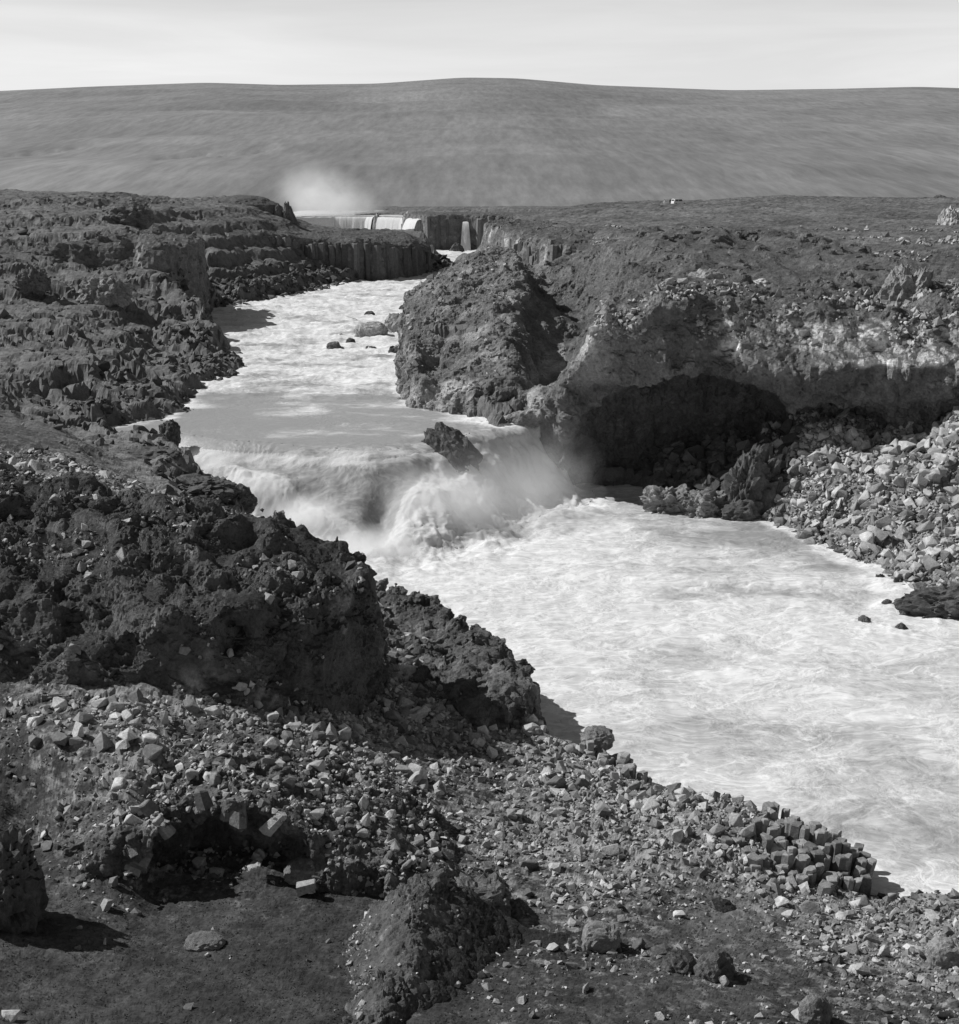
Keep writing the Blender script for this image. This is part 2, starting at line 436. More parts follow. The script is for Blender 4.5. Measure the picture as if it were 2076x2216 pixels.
def water_mat(name, translucent=0.0):
    """milky glacial water, white where it is churned: the foam's own colour, not light"""
    m, nt, bs = new_mat(name); T = NT(nt)
    foam = T.attr('foam')
    wp = T.n('ShaderNodeTexNoise'); wp.inputs['Scale'].default_value = 0.09; wp.inputs['Detail'].default_value = 3
    T.l(T.obj(), wp.inputs['Vector'])
    va = T.n('ShaderNodeVectorMath', operation='MULTIPLY_ADD')
    T.l(wp.outputs['Color'], va.inputs[0]); va.inputs[1].default_value = (11, 7, 1); T.l(T.obj(), va.inputs[2])
    s1 = T.tex(0.15, 6, 0.55, (1.0, 1.5, 0.4), 0.5, va.outputs[0])
    s2 = T.tex(0.75, 5, 0.58, (1.0, 1.5, 0.4), 0.6, va.outputs[0])
    s3 = T.tex(2.0, 4, 0.6, (1.0, 1.3, 0.4), 0.25, va.outputs[0])
    def thread(s, k): return T.math('MAXIMUM', T.math('SUBTRACT', 1.0, T.math('MULTIPLY', T.math('ABSOLUTE', T.math('SUBTRACT', s, 0.5)), k)), 0.0)
    th = T.math('MAXIMUM', thread(s1, 34.0), T.math('MULTIPLY', thread(s2, 20.0), 0.6))
    th = T.math('MAXIMUM', th, T.math('MULTIPLY', thread(s3, 12.0), 0.25))
    patch = T.tex(0.2, 9, 0.74, (1, 1.6, 1), 0.5, va.outputs[0])
    pf = T.rng(T.math('ADD', patch, T.math('MULTIPLY', T.math('SUBTRACT', foam, 0.5), 0.75)), 0.32, 0.66)
    f = T.math('ADD', T.math('MULTIPLY', pf, 0.85 if translucent else 0.62), T.math('MULTIPLY', th, T.math('MULTIPLY', foam, 0.75)))
    f = T.math('ADD', f, T.math('MULTIPLY', T.math('SUBTRACT', s3, 0.5), 0.7))
    f = T.math('MINIMUM', T.math('MAXIMUM', f, 0.0), 1.0)
    T.l(T.mix(f, 0.25, 0.85 if translucent else 0.66), bs.inputs['Base Color'])
    T.l(T.mix(f, 0.42, 0.9), bs.inputs['Roughness'])
    bs.inputs['Specular IOR Level'].default_value = 0.14
    T.bump(bs, T.math('ADD', T.math('MULTIPLY', s2, 1.0), T.math('MULTIPLY', s3, 0.5)), 0.7, 0.16)
    if translucent:                      # torn, aerated water lets the light through from behind
        tr = T.n('ShaderNodeBsdfTranslucent'); T.l(T.mix(f, 0.3, 0.85), tr.inputs[0])
        mx = T.n('ShaderNodeMixShader'); T.l(T.math('MULTIPLY', f, translucent), mx.inputs[0]); T.l(bs.outputs[0], mx.inputs[1]); T.l(tr.outputs[0], mx.inputs[2])
        T.l(mx.outputs[0], [n for n in nt.nodes if n.type == 'OUTPUT_MATERIAL'][0].inputs[0])
    return m
M_WATER = water_mat('glacial_water')
M_FALL = water_mat('falling_water', 0.42)
def flat_mat(name, v, rough=0.6, spec=0.3):
    m, nt, bs = new_mat(name); T = NT(nt)
    a = T.tex(3.0, 5, 0.6)
    T.l(T.math('MULTIPLY', T.rng(a, 0.3, 0.7, 0.88, 1.1), v), bs.inputs['Base Color'])
    bs.inputs['Roughness'].default_value = rough; bs.inputs['Specular IOR Level'].default_value = spec
    return m
# ------------------------------------------------------------------ the lie of the land
def cps(rows):
    """rows of (px, py, ('z'|'Y', value), rock, sand) -> world points"""
    P = []; A = []
    for r in rows:
        if r[0] == 'w': P.append(r[1:4]); A.append((r[4] if len(r) > 4 else 0.5, 0.0))
        else:
            p = az(r[0], r[1], r[3]) if r[2] == 'z' else ay(r[0], r[1], r[3])
            P.append(p); A.append((r[4] if len(r) > 4 else 0.5, r[5] if len(r) > 5 else 0.0))
    return P, A
NEAR = [
 ('w', -22, 36, 10, .1), ('w', 0, 36, 9, .1), ('w', 22, 36, 8, .1), ('w', 45, 50, 5, .5), ('w', 40, 66, .8, .9), ('w', -45, 50, 10, .3), ('w', -60, 80, 12, .5),
 (0, 1988, 'z', 7, .05), (300, 1988, 'z', 6.5, .05), (600, 1988, 'z', 6, .1), (900, 1988, 'z', 5.5, .15), (1200, 1988, 'z', 5.2, .2), (1500, 1988, 'z', 5, .3), (1862, 1988, 'z', 4.6, .35),
 (100, 1850, 'z', 6, .05), (400, 1850, 'z', 5.5, .1), (600, 1750, 'z', 4.9, .15), (300, 1745, 'z', 4.8, .25), (1050, 1850, 'z', 4.2, .3), (1300, 1850, 'z', 3.8, .35), (1600, 1850, 'z', 3.2, .45), (1862, 1850, 'z', 2.4, .8),
 (1000, 1740, 'z', 3.7, .45), (1300, 1750, 'z', 2.9, .4), (1400, 1740, 'z', 2.4, .3, .6), (1550, 1765, 'z', 1.7, .6), (1750, 1790, 'z', 1.0, .8), (1860, 1770, 'z', .7, .9),
 (1100, 1640, 'z', 3.2, .7), (1300, 1620, 'z', 3.0, .9), (1450, 1600, 'z', 2.6, 1), (1590, 1670, 'z', 1.5, 1), (1450, 1700, 'z', 2.2, .9),
 (900, 1600, 'z', 3.8, .6), (1000, 1560, 'z', 3.3, .6), (1150, 1540, 'z', 2.8, .8), (1250, 1560, 'z', 2.4, 1), (1400, 1560, 'z', 2.4, 1),
 (850, 1500, 'z', 4.2, .5), (950, 1480, 'z', 3.6, .4), (1100, 1480, 'z', 3.0, .7), (1190, 1490, 'z', 2.2, .9),
 (900, 1380, 'z', 3.8, .8), (1000, 1370, 'z', 3.0, .9), (800, 1300, 'z', 4.3, .8), (900, 1290, 'z', 3.4, .9), (810, 1215, 'z', 3.0, .9), (720, 1165, 'z', 2.2, .9),
 (100, 1450, 'z', 9, .4), (300, 1450, 'z', 8.8, .7), (450, 1450, 'z', 8.4, .8), (450, 1520, 'z', 8.0, .8), (600, 1470, 'z', 7.0, .9), (250, 1540, 'z', 7.9, .6), (100, 1540, 'z', 7.6, .3), (60, 1640, 'z', 6.0, .3), (700, 1560, 'z', 5.6, .8), (0, 1480, 'z', 8.4, .2),
 ('w', -12, 63.5, 4.9, .3), ('w', -9, 63.5, 4.8, .3), ('w', -6, 63, 4.6, .3), ('w', -9, 66.5, 5.2, .3), ('w', -12.5, 66, 5.4, .3), ('w', -5, 66, 5.0, .5), ('w', -15, 85, 8, .6), ('w', -30, 85, 10, .6), ('w', -8, 90, 5, .6), ('w', -25, 100, 12.2, .6), ('w', -16, 105, 9.5, .7), ('w', -42, 100, 14.2, .5), ('w', -13, 114, 4.5, .9), ('w', -14, 124, 2.5, .9), ('w', -8, 101, 4, .9),
 (0, 930, 'z', 13.6, .5), (150, 935, 'z', 12.8, .6), (300, 945, 'z', 10.2, .8), (0, 832, 'z', 13.8, .2), (110, 836, 'z', 11.6, .2), (300, 875, 'z', 9.8, .6), (400, 925, 'z', 7.4, 1), (340, 866, 'z', 8.1, 1), (250, 858, 'z', 8.5, 1), (150, 858, 'z', 9.2, .6), (470, 965, 'z', 5.4, 1), (430, 1000, 'z', 5.2, 1),
 ('w', -70, 130, 17, .3),
]
LEFT = [
 (330, 790, 'z', 8.9, 1), (230, 800, 'z', 9.2, 1), (150, 800, 'z', 9.6, 1), (60, 790, 'z', 10.5, .8), (0, 760, 'z', 11.8, .6), (400, 735, 'z', 9.2, 1), (460, 715, 'z', 9.8, 1), (440, 680, 'z', 11, 1), (0, 700, 'z', 13.2, .6), (0, 600, 'Y', 228, .6), (0, 500, 'Y', 262, .5),
 (150, 700, 'Y', 192, .8), (200, 640, 'Y', 222, .7), (300, 660, 'Y', 235, .8), (350, 690, 'Y', 222, 1), (250, 590, 'Y', 248, .6), (100, 560, 'Y', 246, .6), (120, 640, 'Y', 215, .7), (60, 700, 'Y', 190, .6),
 (150, 480, 'Y', 285, .5), (280, 470, 'Y', 295, .5), (380, 468, 'Y', 300, .6), (0, 430, 'Y', 300, .4), (0, 384, 'Y', 330, .4), (100, 388, 'Y', 340, .4), (200, 400, 'Y', 340, .5), (230, 440, 'Y', 310, .6), (300, 420, 'Y', 350, .5), (370, 387, 'Y', 430, .3), (440, 384, 'Y', 440, .3), (500, 392, 'Y', 440, .3), (420, 440, 'Y', 370, .5), (500, 432, 'Y', 395, .3), (560, 446, 'Y', 405, .3), (650, 450, 'Y', 430, .2), (740, 452, 'Y', 440, .2), (600, 446, 'Y', 470, .1), (590, 444, 'Y', 520, .1), (700, 448, 'Y', 500, .1),
 (400, 560, 'Y', 335, .8), (420, 490, 'Y', 350, .7), (500, 540, 'Y', 352, .9), (480, 505, 'Y', 366, .4), (600, 545, 'Y', 378, 1), (640, 530, 'Y', 392, .8), (740, 538, 'Y', 394, 1), (850, 516, 'Y', 462, 1), (420, 585, 'Y', 328, 1),
 ('w', -120, 160, 24, .3), ('w', -130, 260, 33, .3), ('w', -180, 400, 35, .3), ('w', -125, 560, 25, .2), ('w', -95, 520, 21, .1), ('w', -45, 490, 18.5, .1), ('w', -60, 485, 19.5, .1), ('w', -72, 530, 18.5, .1), ('w', -55, 545, 17, .1), ('w', -90, 570, 18.5, .1), ('w', -100, 595, 19, .1), ('w', -180, 640, 25, .3), ('w', -130, 800, 22.5, .2), ('w', -300, 900, 22, .2), ('w', -300, 500, 34, .2), ('w', -50, 640, 23, .2), ('w', -30, 800, 22.0, .2), ('w', -100, 1300, 20, .2),
]
RIGHT = [  # plateau behind the rims
 (1200, 540, 'Y', 190, .5), (1300, 560, 'Y', 180, .6), (1400, 560, 'Y', 178, .3), (1500, 570, 'Y', 180, .4, .3), (1600, 590, 'Y', 172, .6), (1750, 590, 'Y', 172, .5), (1862, 560, 'Y', 175, .4),
 (1300, 500, 'Y', 215, .3), (1500, 500, 'Y', 220, .2), (1700, 500, 'Y', 220, .3), (1862, 480, 'Y', 235, .3), (1200, 480, 'Y', 238, .4),
 (1180, 450, 'Y', 285, .2), (1050, 446, 'Y', 320, .3), (1300, 450, 'Y', 290, .1), (1500, 450, 'Y', 290, .1), (1700, 450, 'Y', 285, .2),
 (1000, 430, 'Y', 400, .2), (1100, 425, 'Y', 380, .3), (1100, 402, 'Y', 460, .4), (1250, 398, 'Y', 420, .3), (1310, 399, 'Y', 400, .2), (1400, 392, 'Y', 410, .2), (1480, 384, 'Y', 420, .2), (1600, 384, 'Y', 430, .2), (1750, 388, 'Y', 430, .2), (1862, 386, 'Y', 430, .2), (1500, 410, 'Y', 360, .1), (1700, 415, 'Y', 350, .1), (1862, 420, 'Y', 350, .1), (1300, 420, 'Y', 360, .2),
 (1000, 404, 'Y', 620, .2), (850, 404, 'Y', 640, .2), ('w', 20, 600, 24.6, .3), ('w', 60, 600, 26, .2), ('w', 130, 600, 27, .2), ('w', 200, 500, 31, .2), ('w', 120, 300, 30, .2), ('w', 90, 230, 27, .2), ('w', 75, 180, 25, .3), ('w', 0, 900, 21.6, .2), ('w', 300, 900, 22, .2), ('w', 300, 600, 28, .2), ('w', 0, 1300, 20, .2), ('w', 200, 1300, 20, .2),
 ('w', 10, 470, 24, .4), ('w', 12, 430, 24.5, .4), ('w', 8, 380, 25, .4),
]
HEAD = [  # the headland and the hollow behind it
 ('w', -10.2, 194, 14.0, .9), ('w', -7.6, 184, 11.5, .9), ('w', -10.5, 207, 16.6, .9), ('w', -10.6, 222, 17.2, .9), ('w', -11, 236, 16.5, .9), ('w', -13, 252, 16, .9), ('w', -10, 300, 13, .9), ('w', -8, 390, 13, .9), ('w', -3, 440, 13, .9),
 (900, 720, 'Y', 190, .9), (840, 740, 'Y', 190, .9), (850, 690, 'Y', 195, .9), (840, 640, 'Y', 200, .9), (900, 645, 'Y', 199, .9), (960, 645, 'Y', 197, .9), (900, 705, 'Y', 192, .9), (960, 700, 'Y', 188, .9), (960, 590, 'Y', 206, .8), (900, 590, 'Y', 209, .8), (840, 585, 'Y', 212, .8), (830, 562, 'Y', 232, .8), (880, 535, 'Y', 238, .8), (960, 535, 'Y', 222, .9), (960, 497, 'Y', 234, .9), (1000, 488, 'Y', 232, .9), (1012, 520, 'Y', 222, .9), (1016, 580, 'Y', 209, .9), (1014, 640, 'Y', 198, .9), (1004, 690, 'Y', 189, .9), (920, 520, 'Y', 240, .8),
 (1046, 600, 'Y', 222, .2), (1100, 612, 'Y', 218, .2), (1150, 640, 'Y', 208, .2), ('w', 6.5, 184, 8.8, .2), ('w', 9.5, 190, 8.8, .2), ('w', 8.5, 200, 9.6, .2), ('w', 10.5, 182, 9.2, .3), ('w', 12.5, 195, 10.5, .2), (1062, 645, 'z', 13.2, .15), (1105, 655, 'z', 13.4, .15), (1032, 640, 'z', 13.4, .4), (1045, 520, 'Y', 255, .6), (1120, 560, 'Y', 240, .5), (1060, 545, 'Y', 250, .6),
 (1000, 742, 'Y', 178, .9), (1000, 725, 'Y', 181, .9), (1100, 750, 'Y', 174, .9), (1140, 683, 'Y', 173, 1), (1165, 655, 'Y', 177, 1), (1190, 600, 'Y', 182, .8), (955, 790, 'Y', 175, .9), (1045, 775, 'Y', 174, .9), (1000, 790, 'Y', 174.5, .9),
 ('w', 8, 280, 17, .6), ('w', 6, 310, 17, .6), ('w', 3, 350, 17, .6),
]
RIM = [  # rim of the undercut cliff
 (975, 838, 'Y', 171, 1), (1040, 815, 'Y', 171, 1), (1100, 762, 'Y', 171, 1), (1143, 686, 'Y', 170, 1), (1185, 600, 'Y', 168, .9), (1300, 590, 'Y', 165, .9), (1400, 608, 'Y', 163, .8), (1480, 622, 'Y', 162, .8), (1560, 625, 'Y', 161, .8), (1650, 640, 'Y', 160, .8), (1750, 640, 'Y', 159, .7), (1862, 612, 'Y', 158, .7), ('w', 75, 155, 22, .5),
]
LOW = [  # foot of the right bank: cave floor and scree
 ('w', 5, 173, .5, 1), ('w', 12, 175, 1.5, 1), ('w', 20, 176, 4.0, 1), ('w', 28, 175, 7.5, 1), ('w', 24, 169, 4.6, 1), ('w', 36, 167, 7.0, 1), ('w', 45, 163, 7.2, 1), ('w', 56, 159, 11, 1), ('w', 50, 158, 8.5, 1), ('w', 18, 170, .6, 1), ('w', 24, 162, 1.0, 1), ('w', 30, 161, 3.0, 1), ('w', 30, 157.5, .8, 1), ('w', 35, 159, 5, 1),
 (1500, 950, 'Y', 156, 1), (1620, 872, 'Y', 157, 1), (1750, 868, 'Y', 155, 1), (1862, 800, 'Y', 155, 1), (1862, 900, 'Y', 148, 1), (1700, 950, 'Y', 148, 1), (1600, 1000, 'Y', 149, 1), (1720, 1040, 'Y', 141, 1), (1860, 1040, 'Y', 136, 1), (1862, 1140, 'Y', 124, 1), (1640, 1060, 'Y', 144, 1), (1810, 1120, 'Y', 130, 1),
 ('w', 60, 140, 12, 1), ('w', 60, 115, 8, 1), ('w', 50, 108, 2, 1), ('w', 70, 90, 4, 1),
]
def build_surf(*lists):
    P, A = [], []
    for l in lists:
        p, a = cps(l); P += p; A += a
    P = np.array(P); A = np.array(A)
    return Surf(P, np.column_stack([P[:, 2], A]))
S_LOW = build_surf(NEAR, LEFT, [r for r in RIGHT if not (r[2] == 'Y' and r[3] < 185 and r[0] > 1180)], [r for r in HEAD if not (r[0] != 'w' and r[3] < 190)], LOW)
S_TOP = build_surf(RIGHT, HEAD, RIM)

LIP = [(-60, 166), (-37, 162.5), (-33, 160.5), (-28, 157.5), (-24, 156), (-18.6, 154.5), (-12, 153), (-8, 154.5), (-4, 158.5), (0, 161.5), (2.5, 164.5), (7, 168)]
UPPER = LIP + [(12, 180), (12, 700), (-100, 700), (-100, 166)]
def shore_pts():
    q = [az(1862, 1745, .3), az(1720, 1738, .4), az(1640, 1722, .6), az(1622, 1650, 1.0), az(1520, 1578, 1.8), az(1400, 1538, 2.0), az(1300, 1528, 2.0), az(1214, 1500, 2), az(1150, 1455, 2.2), az(1045, 1400, 2.5), az(1010, 1335, 2.5), az(900, 1258, 2.5), az(830, 1200, 2), az(700, 1145, 1.5)]
    out = [(70, 62), (40, 66)] + [(p[0] + .8, p[1] + .8) for p in q]
    out += [(-14, 129), (-18, 133), (-21, 138), (-22.5, 141.6), (-25, 145.5), (-27.5, 150), (-31, 156), (-34, 160.2), (-39, 160.6), (-44, 160.5)]
    out += [tuple(ar(*p)[:2]) for p in ((140, 843), (185, 833), (240, 824), (320, 810), (345, 800), (350, 790), (410, 745), (470, 725), (455, 690), (430, 665), (370, 650), (388, 636), (395, 605), (500, 588), (600, 570), (700, 549), (830, 535), (878, 517), (860, 508), (850, 500))]
    out += [(-20, 545), (-60, 575), (-85, 610), (-40, 640), (-20, 575), (-5, 562.5), (14, 560), (10, 530), (4, 480), (-5, 455), (-9, 447)]
    out += [tuple(ar(*p)[:2]) for p in ((850, 550), (800, 610), (785, 690), (780, 765), (810, 790), (900, 806))]
    out += [(2, 167), (6, 169), (12, 172), (18, 171), (21.5, 165), (22.5, 160.5), (26, 157.5), (30, 154.6)]
    out += [tuple(az(*p, 0)[:2]) for p in ((1480, 1010), (1590, 1052), (1625, 1080), (1690, 1100), (1760, 1135), (1800, 1160), (1862, 1207))]
    out += [(52, 105), (75, 100)]
    return out
SHORE = shore_pts()
FALL_W = Surf([(-34, 162), (-24, 156), (-18, 154), (-12, 153), (-6, 156), (0, 162), (3, 165)], [17, 17, 14.5, 14, 12, 8, 5.5], polar=False)
def tongue_edge(X, Y):
    """distance from the diagonal left edge of the smooth tongue, positive on the tongue"""
    a = np.array([-34.5, 160.0]); b = np.array([-12.0, 142.5]); d = (b - a) / np.linalg.norm(b - a)
    return -((X - a[0]) * d[1] - (Y - a[1]) * d[0])
def water_z(X, Y):
    d = seg_dist(X, Y, LIP, closed=False)
    s = np.where(poly_sd(X, Y, UPPER) < 0, -d, d)            # positive downstream of the lip
    Pn = np.stack([X.ravel(), Y.ravel(), np.zeros(X.size)], 1)
    s = s + (fbm(Pn, 8.0, 2, .35, 77) * 1.3).reshape(X.shape) * (np.abs(s) < 14)
    w = np.clip(FALL_W(X, Y), 5, 18)
    t = np.clip(s / w, -0.3, 1)
    prof = sstep(-0.3, 1.0, t)
    steps = sstep(-14, -24, X)                                   # the left arm comes down in steps
    prof = prof * (1 - steps) + steps * (sstep(-.1, .12, t) * .3 + sstep(.3, .5, t) * .35 + sstep(.7, 1.0, t) * .35)
    zr = river_z(np.maximum(Y, 150))
    e = tongue_edge(X, Y)
    prof = prof + (1 - prof) * 0.34 * sstep(0.3, -3.5, e + (fbm(Pn, 3.0, 3, .55, 78) * 1.3).reshape(X.shape)) * sstep(-1.5, 3.0, s)
    return zr * (1 - np.where(s > w, 1.0, prof)), s, w
TRI = [0]
KEPT = {}
def ground_h(X, Y, fine=True):
    """height, rock share and sand share of the ground sheet"""
    v = S_LOW(X, Y)
    L, rk, sd = v[..., 0].astype(float), np.clip(v[..., 1], 0, 1), np.clip(v[..., 2] * 1.5, 0, 1)
    wz, s, w = water_z(X, Y)
    d = poly_sd(X, Y, SHORE)                                  # positive on land
    n = np.stack([X.ravel(), Y.ravel(), np.zeros(X.size)], 1)
    jag = (fbm(n, 5.0, 3, 0.55, 3) * 1.6).reshape(X.shape) * np.clip(Y / 120, .5, 1.6)
    d2 = d + jag * (0.4 + rk)
    rise = np.where(d2 > 0, np.clip(L - wz, 0.5, 99) * sstep(-0.3, 2.2 + Y * 0.006, d2), 0)
    H = np.where(d2 > 0, wz + rise + 0.05, wz - np.minimum(-d2 * 0.8, 2.0) - 0.05)
    land = sstep(0, 3, d2)
    big = fbm(n, 14.0, 3, 0.5, 1).reshape(X.shape)
    far = np.clip(Y / 150, 0.5, 1.5)
    if fine:
        rg = fbm(n, 5.5, 5, 0.56, 2, 'r').reshape(X.shape)
        bl = fbm(n, 1.7, 4, 0.6, 5, 'b').reshape(X.shape)
        tu = fbm(n, 0.8, 4, 0.65, 8).reshape(X.shape)
        w1, w2, wi = worley(n + np.column_stack([fbm(n, 4, 2, .5, 191) * 2, fbm(n, 4, 2, .5, 192) * 2, 0 * n[:, 0]]), 5.5, 3, 2); w1 = (np.minimum(w2 - w1, .4) * 1.6 + wi * 1.2 - .9).reshape(X.shape)
        ter = (H + rg * 1.0) / 3.4; ter = (np.floor(ter) + sstep(.25, .75, ter - np.floor(ter)) - ter) * 3.4
        fm = sstep(100, 150, Y) * rk * land
        c1, c2, ci = worley(n + np.column_stack([tu.ravel() * .3, bl.ravel() * .3, 0 * n[:, 0]]), 1.15, 7, 2)
        crack = (np.minimum(c2 - c1, .3) * 1.1 + ci * .75 - .55).reshape(X.shape)
        H = H + sstep(120, 95, Y) * rk ** 1.5 * land * crack * .42
        H = H + fm * (w1 * 1.15 + ter * .95 * sstep(13, 10, X))
        H = H + land * (big * (0.5 + .5 * rk) * far + rk * (rg * 0.55 * far + bl * 0.36) + (1 - rk) * (rg * 0.22 * far + tu * 0.15))
    return H, rk, sd, d
def polar_grid(y0, y1, a0, a1, nr, nc):
    yy = np.exp(np.linspace(math.log(y0), math.log(y1), nr)); aa = np.linspace(a0, a1, nc)
    return yy[:, None] * aa[None, :], np.repeat(yy[:, None], nc, 1)

A_POLY = [(-13, 275), (-11.5, 245), (-10.8, 225), (-10.4, 207), (-9.4, 193.5), (-7.4, 182.5), (-2, 176.2), (1, 171.5), (4.5, 170), (7, 167.8), (10.5, 165.3), (16, 164.4), (22, 163.5), (28, 162.5), (34, 161), (40, 159.5), (46, 158), (54, 156.5), (72, 154), (90, 154), (90, 275)]
M1_POLY = [(-6.1, 82.5), (-11, 73.5), (-17, 71.5), (-26, 71.5), (-48, 73), (-48, 108), (-30, 106), (-20, 100), (-12, 95), (-7.6, 90), (-6.0, 86)]

M7_IN = [tuple(az(*p)[:2]) for p in ((270, 1735, 4.8), (420, 1728, 4.8), (560, 1708, 4.9), (640, 1690, 5), (640, 1600, 6), (430, 1520, 7), (250, 1600, 7))]
def build_ground():
    yy = np.concatenate([np.exp(np.linspace(math.log(38), math.log(112), 330))[:-1], np.exp(np.linspace(math.log(112), math.log(300), 215))[:-1], np.exp(np.linspace(math.log(300), math.log(470), 130))[:-1], np.exp(np.linspace(math.log(470), math.log(1400), 50))])
    aa = np.linspace(-0.43, 0.43, 530); X, Y = yy[:, None] * aa[None, :], np.repeat(yy[:, None], len(aa), 1)
    H, rk, sd, d = ground_h(X, Y)
    V = np.stack([X, Y, H], -1).reshape(-1, 3)
    # ruggedness sideways as well, so steep banks get ledges
    amp = (rk * np.clip(Y / 150, .4, 2)).ravel()
    V[:, 0] += fbm(V, 2.4, 3, 0.6, 20) * 0.5 * amp; V[:, 1] += fbm(V, 2.4, 3, 0.6, 30) * 0.5 * amp
    F = grid_faces(*X.shape)
    cx, cy = X.reshape(-1)[F].mean(1), Y.reshape(-1)[F].mean(1)
    dd = d.reshape(-1)[F].mean(1)
    keep = (dd > -7) & ~((poly_sd(cx, cy, A_POLY) < -9) & (cy < 256) & (cx < 54)) & ~(poly_sd(cx, cy, M1_POLY) < -5) & ~((poly_sd(cx, cy, M7_IN) < -.9))
    # ground that lies well out of sight behind nearer ground is left out
    ang = (V[:, 2].reshape(X.shape) - CAM_Z - 7.0) / Y
    gone = ((poly_sd(X, Y, A_POLY) < -5) & (Y < 262)) | (poly_sd(X, Y, M1_POLY) < -3) | (poly_sd(X, Y, M7_IN) < 0)
    ang = np.where(gone, -9.0, ang)
    hid = np.maximum.accumulate(ang, axis=0)
    out_of_sight = ((V[:, 2].reshape(X.shape) + 1.5 - CAM_Z - 7.0) / Y < np.vstack([hid[:1] - 1, hid[:-1]]) - 0.004).reshape(-1)
    keep &= ~out_of_sight[F].all(1)
    V, F, at = compact(V, F[keep], {'rock': rk.ravel(), 'sand': sd.ravel(), 'heath': sstep(95, 175, Y).ravel()})
    KEPT['ground'] = (V, F, at['rock'])
    o = link('ground', mesh_np('ground', V, F, at, smooth=False), M_GROUND, kind='structure')
    TRI[0] += 2 * len(F)
build_ground()

